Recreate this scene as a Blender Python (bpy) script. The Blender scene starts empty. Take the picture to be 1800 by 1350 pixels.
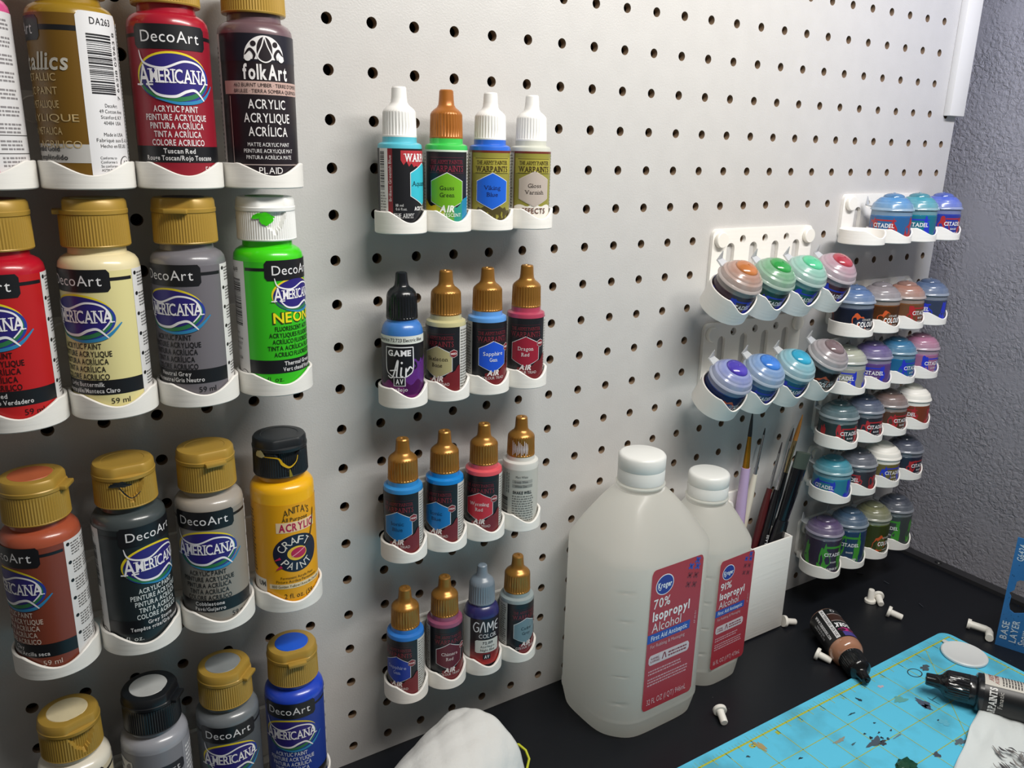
import bpy, bmesh, math, random
from math import sin, cos, pi, radians as rad
from mathutils import Vector, Matrix
S = 0.001                      # everything below is written in millimetres
rnd = random.Random(7)
scene = bpy.context.scene
COL = scene.collection

# ------------------------------------------------------------------ camera
CAM = Vector((-164.9, -442.2, -63.0))
R0 = Vector((0.84279627, -0.53771074, 0.02369822))
R1 = Vector((-0.1314751, -0.24836764, -0.95970194))
R2 = Vector((0.52192791, 0.80571749, -0.28001889))
cam = bpy.data.cameras.new('camera')
co = bpy.data.objects.new('camera', cam)
COL.objects.link(co)
m = Matrix((R0, -R1, -R2)).transposed().to_4x4()
m.translation = CAM * S
co.matrix_world = m
cam.sensor_width = 36
cam.lens = 1424.0 / 1800 * 36
cam.clip_start = 0.01
cam.clip_end = 20
scene.camera = co

# ------------------------------------------------------------------ world, lamps, exposure
w = bpy.data.worlds.new('world')
scene.world = w
w.use_nodes = True
w.node_tree.nodes['Background'].inputs[0].default_value = (1.0, 0.93, 0.84, 1)
w.node_tree.nodes['Background'].inputs[1].default_value = 0.125


def area(name, loc, target, sx, sy, power, col):
    l = bpy.data.lights.new(name, 'AREA')
    l.shape = 'RECTANGLE'
    l.size, l.size_y = sx * S, sy * S
    l.energy = power
    l.color = col
    o = bpy.data.objects.new(name, l)
    COL.objects.link(o)
    o.location = Vector(loc) * S
    o.rotation_euler = (Vector(target) - Vector(loc)).to_track_quat('-Z', 'Y').to_euler()
    return o


area('shelf_strip_light', (240, -400, 285), (240, -60, -230), 560, 50, 5.5, (1.0, 0.965, 0.91))
mo = area('added_blue_light', (330, -420, 330), (630, -60, 60), 160, 100, 0.18, (0.25, 0.4, 1.0))  # added blue light to tint the upper right wall, its source unknown
mo.data.spread = rad(70)
scene.view_settings.view_transform = 'Standard'
scene.view_settings.look = 'None'
scene.view_settings.exposure = 0.0
scene.view_settings.gamma = 1.0
scene.view_settings.use_curve_mapping = False


# ------------------------------------------------------------------ materials
def lin(h):
    h = h.lstrip('#')
    r = [int(h[i:i + 2], 16) / 255 for i in (0, 2, 4)]
    return tuple(c / 12.92 if c <= 0.04045 else ((c + 0.055) / 1.055) ** 2.4 for c in r) + (1,)


MC = {}


def mat(hexc, rough=0.4, metal=0.0, sss=0.0, coat=0.0, bump=None, trans=0.0, name=None, var=0.0, spec=0.5, sr=1.0):
    key = (hexc, rough, metal, sss, coat, bump, trans, var, spec, sr)
    if key in MC:
        return MC[key]
    mt = bpy.data.materials.new(name or 'plain_' + hexc.strip('#'))
    mt.use_nodes = True
    nt = mt.node_tree
    b = nt.nodes['Principled BSDF']
    b.inputs['Base Color'].default_value = lin(hexc)
    b.inputs['Roughness'].default_value = rough
    b.inputs['Metallic'].default_value = metal
    b.inputs['Specular IOR Level'].default_value = spec
    if sss:
        b.inputs['Subsurface Weight'].default_value = sss
        b.inputs['Subsurface Radius'].default_value = (0.005 * sr, 0.005 * sr, 0.005 * sr)
        b.inputs['Subsurface Scale'].default_value = 1.0
    if coat:
        b.inputs['Coat Weight'].default_value = coat
        b.inputs['Coat Roughness'].default_value = 0.12
    if trans:
        b.inputs['Transmission Weight'].default_value = trans
    tc = None
    if bump or var:
        tc = nt.nodes.new('ShaderNodeTexCoord')
    if bump:
        scale, strength, stretch = bump
        mp = nt.nodes.new('ShaderNodeMapping')
        mp.inputs['Scale'].default_value = stretch
        n = nt.nodes.new('ShaderNodeTexNoise')
        n.inputs['Scale'].default_value = scale
        n.inputs['Detail'].default_value = 3
        bp = nt.nodes.new('ShaderNodeBump')
        bp.inputs['Strength'].default_value = strength
        bp.inputs['Distance'].default_value = 0.0006
        nt.links.new(tc.outputs['Object'], mp.inputs[0])
        nt.links.new(mp.outputs[0], n.inputs['Vector'])
        nt.links.new(n.outputs['Fac'], bp.inputs['Height'])
        nt.links.new(bp.outputs[0], b.inputs['Normal'])
    if var:
        n2 = nt.nodes.new('ShaderNodeTexNoise')
        n2.inputs['Scale'].default_value = 60
        n2.inputs['Detail'].default_value = 4
        rp = nt.nodes.new('ShaderNodeValToRGB')
        c = lin(hexc)
        rp.color_ramp.elements[0].position = 0.3
        rp.color_ramp.elements[1].position = 0.7
        rp.color_ramp.elements[0].color = tuple(x * (1 - var) for x in c[:3]) + (1,)
        rp.color_ramp.elements[1].color = tuple(min(1, x * (1 + var * .5)) for x in c[:3]) + (1,)
        nt.links.new(tc.outputs['Object'], n2.inputs['Vector'])
        nt.links.new(n2.outputs['Fac'], rp.inputs[0])
        nt.links.new(rp.outputs[0], b.inputs['Base Color'])
    MC[key] = mt
    return mt


def PRINT(h):
    return mat(h, 0.38, name='print_' + h.strip('#'))


# ------------------------------------------------------------------ mesh helpers
class MB:
    """collects verts (mm) and faces with material slots; build() links ONE mesh object"""
    def __init__(s):
        s.v, s.f, s.mi, s.mats = [], [], [], []

    def slot(s, m):
        if m not in s.mats:
            s.mats.append(m)
        return s.mats.index(m)

    def add(s, v, f, m=None, M=None):
        o = len(s.v)
        if M is not None:
            v = [M @ Vector(p) for p in v]
        s.v += [tuple(p) for p in v]
        k = s.slot(m) if m else 0
        for q in f:
            s.f.append(tuple(i + o for i in q))
            s.mi.append(k)
        return s

    def box(s, x0, x1, y0, y1, z0, z1, m=None, bev=0.0, M=None):
        if bev <= 0:
            v = [(x, y, z) for x in (x0, x1) for y in (y0, y1) for z in (z0, z1)]
            f = [(0, 1, 3, 2), (4, 6, 7, 5), (0, 4, 5, 1), (2, 3, 7, 6), (0, 2, 6, 4), (1, 5, 7, 3)]
            return s.add(v, f, m, M)
        bm = bmesh.new()
        bmesh.ops.create_cube(bm, size=1)
        for q in bm.verts:
            q.co = Vector(((q.co.x + .5) * (x1 - x0) + x0, (q.co.y + .5) * (y1 - y0) + y0, (q.co.z + .5) * (z1 - z0) + z0))
        bmesh.ops.bevel(bm, geom=bm.edges[:], offset=bev, segments=2, affect='EDGES', profile=.5)
        bm.verts.index_update()
        v = [tuple(q.co) for q in bm.verts]
        f = [tuple(q.index for q in fc.verts) for fc in bm.faces]
        bm.free()
        return s.add(v, f, m, M)

    def lathe(s, prof, n=40, m=None, rf=None, M=None, cap0=False, cap1=False):
        v, f, rings = [], [], []
        for i, (r, z) in enumerate(prof):
            if r <= 1e-6:
                rings.append([len(v)])
                v.append((0, 0, z))
            else:
                rings.append(list(range(len(v), len(v) + n)))
                for k in range(n):
                    a = 2 * pi * k / n
                    rr = rf(a, i, r, z) if rf else r
                    v.append((rr * cos(a), rr * sin(a), z))
        for a, b in zip(rings, rings[1:]):
            if len(a) == 1 and len(b) == 1:
                continue
            for k in range(n):
                k2 = (k + 1) % n
                if len(a) == 1:
                    f.append((a[0], b[k2], b[k]))
                elif len(b) == 1:
                    f.append((a[k], a[k2], b[0]))
                else:
                    f.append((a[k], a[k2], b[k2], b[k]))
        if cap0 and len(rings[0]) > 1:
            f.append(tuple(reversed(rings[0])))
        if cap1 and len(rings[-1]) > 1:
            f.append(tuple(rings[-1]))
        return s.add(v, f, m, M)

    def tube(s, pts, rad_, n=10, m=None, flat=1.0):
        pts = [Vector(p) for p in pts]
        R = rad_ if isinstance(rad_, (list, tuple)) else [rad_] * len(pts)
        v, f = [], []
        t = (pts[1] - pts[0]).normalized()
        up = Vector((0, 0, 1)) if abs(t.z) < .9 else Vector((0, 1, 0))
        a = t.cross(up).normalized()
        for i, p in enumerate(pts):
            t = (pts[min(i + 1, len(pts) - 1)] - pts[max(i - 1, 0)]).normalized()
            a = (a - t * a.dot(t)).normalized()
            b = t.cross(a)
            for k in range(n):
                g = 2 * pi * k / n
                v.append(p + a * (R[i] * cos(g)) + b * (R[i] * flat * sin(g)))
        for i in range(len(pts) - 1):
            for k in range(n):
                k2 = (k + 1) % n
                f.append((i * n + k, i * n + k2, (i + 1) * n + k2, (i + 1) * n + k))
        f.append(tuple(range(n))[::-1])
        f.append(tuple(range((len(pts) - 1) * n, len(pts) * n)))
        return s.add(v, f, m)

    def mesh(s, name, angle=35):
        me = bpy.data.meshes.new(name)
        me.from_pydata([(a * S, b * S, c * S) for a, b, c in s.v], [], s.f)
        for m_ in s.mats:
            me.materials.append(m_)
        if s.mi:
            me.polygons.foreach_set('material_index', s.mi)
        me.polygons.foreach_set('use_smooth', [True] * len(me.polygons))
        me.update()
        me.set_sharp_from_angle(angle=rad(angle))
        return me

    def build(s, name, parent=None, loc=(0, 0, 0), angle=35, recalc=False):
        me = s.mesh(name, angle)
        if recalc:
            bm = bmesh.new()
            bm.from_mesh(me)
            bmesh.ops.recalc_face_normals(bm, faces=bm.faces[:])
            bm.to_mesh(me)
            bm.free()
        return link(name, me, parent, loc)


def link(name, me, parent=None, loc=(0, 0, 0), m=None):
    o = bpy.data.objects.new(name, me)
    COL.objects.link(o)
    o.location = Vector(loc) * S
    if parent:
        o.parent = parent
    if m is not None:
        o.material_slots[0].link = 'OBJECT'
        o.material_slots[0].material = m
    return o


def tag(o, label=None, cat=None, group=None, kind=None):
    for k, v in (('label', label), ('category', cat), ('group', group), ('kind', kind)):
        if v:
            o[k] = v
    return o


def thing(name, label, cat, loc=(0, 0, 0), rot=(0, 0, 0), group=None):
    o = bpy.data.objects.new(name, None)
    o.empty_display_size = 0.01
    COL.objects.link(o)
    o.location = Vector(loc) * S
    o.rotation_euler = rot
    return tag(o, label, cat, group)


def plate_mesh(name, outline, holes, th, m):
    """flat plate in the XZ plane (front face towards -Y) with real holes, thickness th"""
    cu = bpy.data.curves.new(name, 'CURVE')
    cu.dimensions = '2D'
    cu.fill_mode = 'BOTH'
    cu.extrude = th / 2 * S
    for ring in [outline] + holes:
        sp = cu.splines.new('POLY')
        sp.points.add(len(ring) - 1)
        for p, (x, y) in zip(sp.points, ring):
            p.co = (x * S, y * S, 0, 1)
        sp.use_cyclic_u = True
    o = bpy.data.objects.new('tmp', cu)
    COL.objects.link(o)
    dg = bpy.context.evaluated_depsgraph_get()
    me = bpy.data.meshes.new_from_object(o.evaluated_get(dg))
    bpy.data.objects.remove(o)
    me.transform(Matrix.Rotation(pi / 2, 4, 'X'))
    me.name = name
    me.materials.clear()
    me.materials.append(m)
    me.polygons.foreach_set('use_smooth', [True] * len(me.polygons))
    me.set_sharp_from_angle(angle=rad(35))
    return me


def rrect(x0, y0, x1, y1, r, n=5):
    P = []
    for cx, cy, a0 in ((x1 - r, y1 - r, 0), (x0 + r, y1 - r, 90), (x0 + r, y0 + r, 180), (x1 - r, y0 + r, 270)):
        for k in range(n + 1):
            a = rad(a0 + 90 * k / n)
            P.append((cx + r * cos(a), cy + r * sin(a)))
    return P


def circ(cx, cy, r, n=20):
    return [(cx + r * cos(2 * pi * k / n), cy + r * sin(2 * pi * k / n)) for k in range(n)]


# ------------------------------------------------------------------ lettering
GL = {}


def glyph(ch, bold):
    key = (ch, bold)
    if key not in GL:
        cu = bpy.data.curves.new('g', 'FONT')
        cu.body = ch
        cu.size = 1
        cu.resolution_u = 3
        cu.offset = bold
        o = bpy.data.objects.new('g', cu)
        COL.objects.link(o)
        dg = bpy.context.evaluated_depsgraph_get()
        dg.update()
        me = bpy.data.meshes.new_from_object(o.evaluated_get(dg))
        v = [(p.co.x, p.co.y) for p in me.vertices]
        f = [tuple(q.vertices) for q in me.polygons]
        bpy.data.objects.remove(o)
        bpy.data.meshes.remove(me)
        if v:
            x0 = min(p[0] for p in v)
            x1 = max(p[0] for p in v)
            v = [(p[0] - x0, p[1]) for p in v]
            GL[key] = (v, f, x1 - x0)
        else:
            GL[key] = ([], [], 0.2)
    return GL[key]


CAPH = max(p[1] for p in glyph('H', 0.0)[0])
# serif feet (f) and tops (t) as fractions of the glyph width
SER = {'A': ((.04, .96), ()), 'D': ((.1,), (.1,)), 'E': ((.1,), (.1,)), 'F': ((.1,), (.1,)), 'H': ((.08, .92), (.08, .92)),
       'I': ((.5,), (.5,)), 'L': ((.1,), (.1,)), 'M': ((.06, .94), (.06, .94)), 'N': ((.07,), (.07, .93)), 'P': ((.1,), (.1,)),
       'R': ((.1, .93), (.1,)), 'T': ((.5,), ()), 'W': ((), (.03, .5, .97)), 'Y': ((.5,), (.04, .96)), 'V': ((), (.05, .95)),
       'K': ((.1, .94), (.1, .92)), 'B': ((.1,), (.1,)), 'i': ((.5,), ()), 'l': ((.5,), ()), 'n': ((.08, .92), ()), 'r': ((.12,), ()),
       'm': ((.05, .5, .95), ()), 'h': ((.08, .92), ()), 'p': ((), ()), 'k': ((.1, .92), ())}


class Deco:
    """flat print laid on a cylinder of radius R (R=None: on a plane); u to the right, v up, in mm"""
    def __init__(s, R=None, M=None):
        s.R, s.M = R, M
        s.mb = MB()

    def _pt(s, u, v, off):
        if s.R:
            a = u / s.R - pi / 2
            return ((s.R + off) * cos(a), (s.R + off) * sin(a), v)
        p = Vector((u, -off, v))
        return tuple(s.M @ p) if s.M else tuple(p)

    def tris(s, v2, f, col, k):
        off = 0.1 + 0.09 * k
        s.mb.add([s._pt(x, y, off) for x, y in v2], f, PRINT(col))

    def strip(s, x0, x1, lo, hi, col, k=0, n=None):
        n = n or max(1, int(abs(x1 - x0) / 1.5))
        v, f = [], []
        for i in range(n + 1):
            x = x0 + (x1 - x0) * i / n
            v += [(x, lo(x)), (x, hi(x))]
        for i in range(n):
            f.append((2 * i, 2 * i + 2, 2 * i + 3, 2 * i + 1))
        s.tris(v, f, col, k)

    def rect(s, x0, y0, x1, y1, col, k=0):
        s.strip(x0, x1, lambda x: y0, lambda x: y1, col, k)

    def rrect(s, x0, y0, x1, y1, r, col, k=0):
        def d(x):
            e = max(0, r - (x - x0), r - (x1 - x))
            return r - math.sqrt(max(0, r * r - e * e))
        s.strip(x0, x1, lambda x: y0 + d(x), lambda x: y1 - d(x), col, k, n=max(16, int((x1 - x0) / 1.2)))

    def ell(s, cx, cy, rx, ry, col, k=0, n=24):
        h = lambda x: ry * math.sqrt(max(0, 1 - ((x - cx) / rx) ** 2))
        v, f = [], []
        for i in range(n + 1):
            x = cx - rx * cos(pi * i / n)
            v += [(x, cy - h(x)), (x, cy + h(x))]
        for i in range(n):
            f.append((2 * i, 2 * i + 2, 2 * i + 3, 2 * i + 1))
        s.tris(v, f, col, k)

    def hexa(s, cx, cy, w, h, col, k=0):
        """hexagon with a point on top and bottom"""
        g = lambda x: h / 2 - (h * .23) * abs(x - cx) / (w / 2)
        n = 12
        s.strip(cx - w / 2, cx + w / 2, lambda x: cy - g(x), lambda x: cy + g(x), col, k, n=n)

    def path(s, pts, wd, col, k=0, n=16):
        """smooth stroke through control points (Catmull-Rom), width wd or (w0,w1,w2..)"""
        P = [pts[0]] + list(pts) + [pts[-1]]
        W = wd if isinstance(wd, (tuple, list)) else [wd] * len(pts)
        out = []
        for i in range(1, len(P) - 2):
            for j in range(n + (1 if i == len(P) - 3 else 0)):
                t = j / n
                q = []
                for c in (0, 1):
                    a, b, c_, d = P[i - 1][c], P[i][c], P[i + 1][c], P[i + 2][c]
                    q.append(.5 * (2 * b + (c_ - a) * t + (2 * a - 5 * b + 4 * c_ - d) * t * t + (3 * b - a - 3 * c_ + d) * t ** 3))
                out.append((q[0], q[1], W[i - 1] * (1 - t) + W[min(i, len(W) - 1)] * t))
        v, f = [], []
        for i, (x, y, ww) in enumerate(out):
            a, b = out[max(0, i - 1)], out[min(len(out) - 1, i + 1)]
            dx, dy = b[0] - a[0], b[1] - a[1]
            l = math.hypot(dx, dy) or 1
            v += [(x - dy / l * ww / 2, y + dx / l * ww / 2), (x + dy / l * ww / 2, y - dx / l * ww / 2)]
        for i in range(len(out) - 1):
            f.append((2 * i, 2 * i + 1, 2 * i + 3, 2 * i + 2))
        s.tris(v, f, col, k)

    def blob(s, cx, cy, rx, ry, col, k=0, seed=1, rough=.45, n=26):
        r_ = random.Random(seed)
        v = [(cx, cy)]
        ph = [r_.uniform(0, 6.28) for _ in range(4)]
        for i in range(n):
            a = 2 * pi * i / n
            q = 1 + rough * (.45 * sin(2 * a + ph[0]) + .4 * sin(3 * a + ph[1]) + .3 * sin(5 * a + ph[2]) + .25 * sin(8 * a + ph[3]) + r_.uniform(-.15, .15))
            v.append((cx + rx * q * cos(a), cy + ry * q * sin(a)))
        f = [(0, 1 + i, 1 + (i + 1) % n) for i in range(n)]
        s.tris(v, f, col, k)

    def text(s, t, cx, cy, h, col, w=None, k=2, bold=0.0, serif=False, shear=0.0, rot=0.0, align='c', arc=0.0, gap=.1):
        """cy = vertical middle of capitals; h = capital height; w = total width fit"""
        sc = h / CAPH
        x = 0
        items = []
        for ch in t:
            if ch == ' ':
                x += 0.26
                continue
            v, f, aw = glyph(ch, bold)
            items.append((ch, v, f, x, aw))
            x += aw + gap
        tw = max(1e-6, (x - gap)) * sc
        sx = (w / tw) if w else 1.0
        tw *= sx
        x0 = {'c': -tw / 2, 'l': 0, 'r': -tw}[align]
        cr, sr = cos(rad(rot)), sin(rad(rot))

        def place(px, py):
            X = x0 + px * sc * sx + shear * py * sc
            Y = py * sc - h / 2
            if arc:
                Y += arc * (1 - (2 * X / tw) ** 2)
            return (cx + X * cr - Y * sr, cy + X * sr + Y * cr)
        for ch, v, f, gx, aw in items:
            s.tris([place(gx + a, b) for a, b in v], f, col, k)
            if serif and ch in SER:
                sw, sh = .13 / max(.5, sx) * 1.0, .055
                top = CAPH if ch.isupper() else CAPH * .72
                for fr in SER[ch][0]:
                    c = gx + aw * fr
                    s.tris([place(c - sw, 0), place(c + sw, 0), place(c + sw, sh), place(c - sw, sh)], [(0, 1, 2, 3)], col, k)
                for fr in SER[ch][1]:
                    c = gx + aw * fr
                    s.tris([place(c - sw, top - sh), place(c + sw, top - sh), place(c + sw, top), place(c - sw, top)], [(0, 1, 2, 3)], col, k)

    def scrib(s, x0, y0, x1, y1, n, col, k=1, seed=3, vert=False):
        """lines of body copy too small to read"""
        r_ = random.Random(seed)
        for i in range(n):
            if vert:
                X = x0 + (x1 - x0) * (i + .5) / n
                t = (x1 - x0) / n * .22
                y = y0
                while y < y1 - 1:
                    l = r_.uniform(.8, 3)
                    s.rect(X - t, y, X + t, min(y1, y + l), col, k)
                    y += l + .6
            else:
                Y = y1 - (y1 - y0) * (i + .5) / n
                t = (y1 - y0) / n * .24
                x = x0
                while x < x1 - 1:
                    l = r_.uniform(.7, 2.6)
                    s.rect(x, Y - t, min(x1, x + l), Y + t, col, k)
                    x += l + .5

    def barcode(s, x0, y0, x1, y1, col, horiz, k=1, seed=5):
        """horiz=True: bars run along u"""
        r_ = random.Random(seed)
        a, b = (y0, y1) if horiz else (x0, x1)
        p = a
        while p < b - .3:
            t = r_.choice((.22, .3, .45, .7))
            if horiz:
                s.rect(x0, p, x1, min(b, p + t), col, k)
            else:
                s.rect(p, y0, min(b, p + t), y1, col, k)
            p += t + r_.choice((.25, .35, .55))

    def build(s, name, parent, loc=(0, 0, 0), rotz=0.0):
        o = s.mb.build(name, parent, loc, angle=60)
        o.rotation_euler = (0, 0, rotz)
        return o


# ================================================================== THE SETTING
ZD = -470.3
M_board = mat('#C3C1BF', 0.36, bump=(900, 0.22, (1, 1, 1)), name='white_hardboard', spec=0.55, var=0.03)
M_edge = mat('#8a745e', 0.8, name='hardboard_core')
M_wallr = None


def plaster(name, hexc):
    mt = bpy.data.materials.new(name)
    mt.use_nodes = True
    nt = mt.node_tree
    b = nt.nodes['Principled BSDF']
    b.inputs['Base Color'].default_value = lin(hexc)
    b.inputs['Roughness'].default_value = 0.55
    tc = nt.nodes.new('ShaderNodeTexCoord')
    n = nt.nodes.new('ShaderNodeTexNoise')
    n.inputs['Scale'].default_value = 240
    n.inputs['Detail'].default_value = 6
    n.inputs['Roughness'].default_value = 0.55
    n.inputs['Distortion'].default_value = 0.6
    n2 = nt.nodes.new('ShaderNodeTexNoise')
    n2.inputs['Scale'].default_value = 20
    n2.inputs['Detail'].default_value = 2
    mr = nt.nodes.new('ShaderNodeMapRange')
    mr.inputs[1].default_value = 0.3
    mr.inputs[2].default_value = 0.66
    mu = nt.nodes.new('ShaderNodeMath')
    mu.operation = 'MULTIPLY'
    r1 = nt.nodes.new('ShaderNodeMapRange')
    r1.inputs[1].default_value = 0.35
    r1.inputs[2].default_value = 0.6
    bp = nt.nodes.new('ShaderNodeBump')
    bp.inputs['Strength'].default_value = 1.0
    bp.inputs['Distance'].default_value = 0.0009
    L = nt.links.new
    L(tc.outputs['Object'], n.inputs['Vector'])
    L(tc.outputs['Object'], n2.inputs['Vector'])
    L(n.outputs['Fac'], r1.inputs[0])
    L(n2.outputs['Fac'], mr.inputs[0])
    L(r1.outputs[0], mu.inputs[0])
    L(mr.outputs[0], mu.inputs[1])
    ad = nt.nodes.new('ShaderNodeMath')
    ad.operation = 'MULTIPLY_ADD'
    ad.inputs[1].default_value = 0.16
    L(n.outputs['Fac'], ad.inputs[0])
    L(mu.outputs[0], ad.inputs[2])
    L(ad.outputs[0], bp.inputs['Height'])
    L(bp.outputs[0], b.inputs['Normal'])
    return mt


M_wall = plaster('textured_plaster', '#93929A')
tag(MB().box(630, 650, -900, 60, -1200, 700, M_wall).build('wall_right'), kind='structure')
tag(MB().box(-900, 650, 26, 60, -1200, 700, mat('#3b3634', .9)).build('wall_back'), kind='structure')
tag(MB().box(-900, 650, -900, 60, -1220, -1200, mat('#4a4642', .8)).build('floor'), kind='structure')

# pegboard: one board with real drilled holes
PB = thing('pegboard', 'large white pegboard panel with rows of drilled holes behind all the paint racks', 'pegboard', (0, 0, 0))
BX0, BX1, BZ0, BZ1 = -330.2 - 12.7, 600.0, ZD, 190.5 - 12.7 + 25.4 * 0
hb = MB()
kb, ke = hb.slot(M_board), hb.slot(M_edge)
NH, RH, TH = 16, 3.05, 5.0


def cell(cx, cz, x0, x1, z0, z1):
    ring, sq = [], []
    for k in range(NH):
        a = 2 * pi * (k + .0) / NH
        ring.append((cx + RH * cos(a), cz + RH * sin(a)))
        c_, s_ = cos(a), sin(a)
        t = min((((x1 - cx) if c_ > 0 else (cx - x0)) / abs(c_)) if abs(c_) > 1e-6 else 1e9,
                (((z1 - cz) if s_ > 0 else (cz - z0)) / abs(s_)) if abs(s_) > 1e-6 else 1e9)
        sq.append([cx + t * c_, cz + t * s_])
    for tx, tz in ((x1, z1), (x0, z1), (x0, z0), (x1, z0)):      # snap one point to each corner
        j = min(range(NH), key=lambda i: (sq[i][0] - tx) ** 2 + (sq[i][1] - tz) ** 2)
        sq[j] = [tx, tz]
    o = len(hb.v)
    for x, z in ring:
        hb.v.append((x, 0, z))
    for x, z in sq:
        hb.v.append((x, 0, z))
    for x, z in ring:
        hb.v.append((x, TH, z))
    for k in range(NH):
        k2 = (k + 1) % NH
        hb.f.append((o + k, o + NH + k, o + NH + k2, o + k2))
        hb.mi.append(kb)
        hb.f.append((o + k, o + k2, o + 2 * NH + k2, o + 2 * NH + k))
        hb.mi.append(ke)


for c in range(-13, 24):
    for r in range(-6, 19):
        cx, cz = c * 25.4, -r * 25.4
        x0, x1 = cx - 12.7, cx + 12.7
        z0, z1 = cz - 12.7, cz + 12.7
        if c == 23:
            x1 = BX1
        if r == 18:
            z0 = BZ0
        cell(cx, cz, x0, x1, z0, z1)
zt = 6 * 25.4 + 12.7
xl = -13 * 25.4 - 12.7
hb.add([(BX1, 0, BZ0), (BX1, TH, BZ0), (BX1, TH, zt), (BX1, 0, zt)], [(0, 1, 2, 3)], M_edge)
hb.add([(xl, 0, BZ0), (BX1, 0, BZ0), (BX1, TH, BZ0), (xl, TH, BZ0)], [(0, 1, 2, 3)], M_edge)
hb.build('drilled_panel', PB, angle=30, recalc=False)
for x in (xl + 8, 139.7, BX1 - 9):
    MB().box(x - 7, x + 7, TH, 24, ZD + 4, zt, M_edge).build('batten', PB)
tr = MB().box(580, 603, -6.5, 0, -26, zt, mat('#E2E0DC', .45), bev=.6)
tag(tr.build('trim_1'), kind='structure')

# desk
M_desk = bpy.data.materials.new('black_laminate')
M_desk.use_nodes = True
nt = M_desk.node_tree
b = nt.nodes['Principled BSDF']
tc = nt.nodes.new('ShaderNodeTexCoord')
vo = nt.nodes.new('ShaderNodeTexVoronoi')
vo.inputs['Scale'].default_value = 85
vo.inputs['Randomness'].default_value = 1.0
rp = nt.nodes.new('ShaderNodeValToRGB')
rp.color_ramp.elements[0].position = 0.0
rp.color_ramp.elements[0].color = (0.35, 0.36, 0.38, 1)
rp.color_ramp.elements[1].position = 0.045
rp.color_ramp.elements[1].color = (0.0055, 0.0065, 0.0095, 1)
n3 = nt.nodes.new('ShaderNodeTexNoise')
n3.inputs['Scale'].default_value = 30
mx = nt.nodes.new('ShaderNodeMix')
mx.data_type = 'RGBA'
mx.inputs[6].default_value = (0.006, 0.007, 0.010, 1)
r3 = nt.nodes.new('ShaderNodeMapRange')
r3.inputs[1].default_value = 0.55
r3.inputs[2].default_value = 0.62
nt.links.new(tc.outputs['Object'], vo.inputs['Vector'])
nt.links.new(tc.outputs['Object'], n3.inputs['Vector'])
nt.links.new(vo.outputs['Distance'], rp.inputs[0])
nt.links.new(n3.outputs['Fac'], r3.inputs[0])
nt.links.new(r3.outputs[0], mx.inputs[0])
nt.links.new(rp.outputs[0], mx.inputs[7])
nt.links.new(mx.outputs[2], b.inputs['Base Color'])
b.inputs['Roughness'].default_value = 0.42
b.inputs['Specular IOR Level'].default_value = 0.35
DK = thing('desk', 'black desk with a raised edge strip along the grey wall under everything', 'desk', (0, 0, ZD))
MB().box(-500, 618, -700, 5, -25, 0, M_desk).build('desktop', DK)
er = MB().box(618, 629.5, -700, 5, -25, 3.8, mat('#2b2b2e', .5))
er.build('edge_strip', DK)
lg = mat('#17181a', .5)
for x in (-470, 590):
    for y in (-670, -25):
        MB().box(x - 22, x + 22, y - 22, y + 22, -1200 - ZD + .5, -25, lg).build('leg', DK)
MB().lathe([(0, 1.2), (2.6, 1.2), (3.4, .6), (3.6, 0)], 16, mat('#1d1d1f', .3)).build('screw', DK, (624, -48, 3.8))


# ================================================================== RACKS
M_pla = mat('#EFECE6', 0.42, bump=(520, 0.22, (.05, .05, 1)), name='white_printed_plastic', sss=.12)
M_pin = mat('#EDEAE2', 0.4, name='white_pin_plastic')


def pocket_mesh(name, Ro, wall, h0, notch, floor=1.5, wid=58):
    """open cup; the rim dips smoothly at the front (-Y) so the label can be read"""
    n = 72
    v, f = [], []

    def top(a):
        d = abs(((a + pi / 2 + pi) % (2 * pi)) - pi)      # angle away from -Y
        d = math.degrees(d)
        if d >= wid:
            return h0
        t = d / wid
        return h0 - notch * (0.5 + 0.5 * cos(pi * t)) * (1 if t < .8 else 1 - (t - .8) * .0) - (0.6 * math.exp(-((t - .9) / .08) ** 2) * -1) * .6
    Ri = Ro - wall
    e = .35
    for k in range(n):
        a = 2 * pi * k / n
        c_, s_ = cos(a), sin(a)
        T = top(a)
        for r, z in ((Ri, floor), (Ri, T - e), (Ri + e, T), (Ro - e, T), (Ro, T - e), (Ro, .5), (Ro - .5, 0)):
            v.append((r * c_, r * s_, z))
    m_ = 7
    for k in range(n):
        k2 = (k + 1) % n
        for j in range(m_ - 1):
            f.append((k * m_ + j, k * m_ + j + 1, k2 * m_ + j + 1, k2 * m_ + j))
    f.append(tuple(k * m_ for k in range(n)))
    f.append(tuple(k * m_ + 6 for k in range(n))[::-1])
    mb = MB()
    mb.add(v, f, M_pla)
    return mb.mesh(name, 40)


PM = {'A': pocket_mesh('pocket', 19.1, 1.4, 11.6, 5.6), 'B': pocket_mesh('pocket', 14.5, 1.6, 12.0, 5.8),
      'C': pocket_mesh('pocket', 18.1, 1.3, 11.5, 5.6), 'D': pocket_mesh('pocket', 18.3, 1.2, 19.0, 8.2, wid=54)}


def pin_mesh():
    mb = MB()
    mb.lathe([(0, 0), (5.6, 0), (6.0, .6), (6.0, 3.0), (5.5, 3.6), (0, 3.6)], 18, M_pin, M=Matrix.Rotation(pi / 2, 4, 'X'))
    mb.lathe([(2.7, 0), (2.7, 12), (0, 12.4)], 14, M_pin, M=Matrix.Rotation(-pi / 2, 4, 'X'))
    return mb.mesh('mounting_pin')


PIN = pin_mesh()
plates = {}


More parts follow.
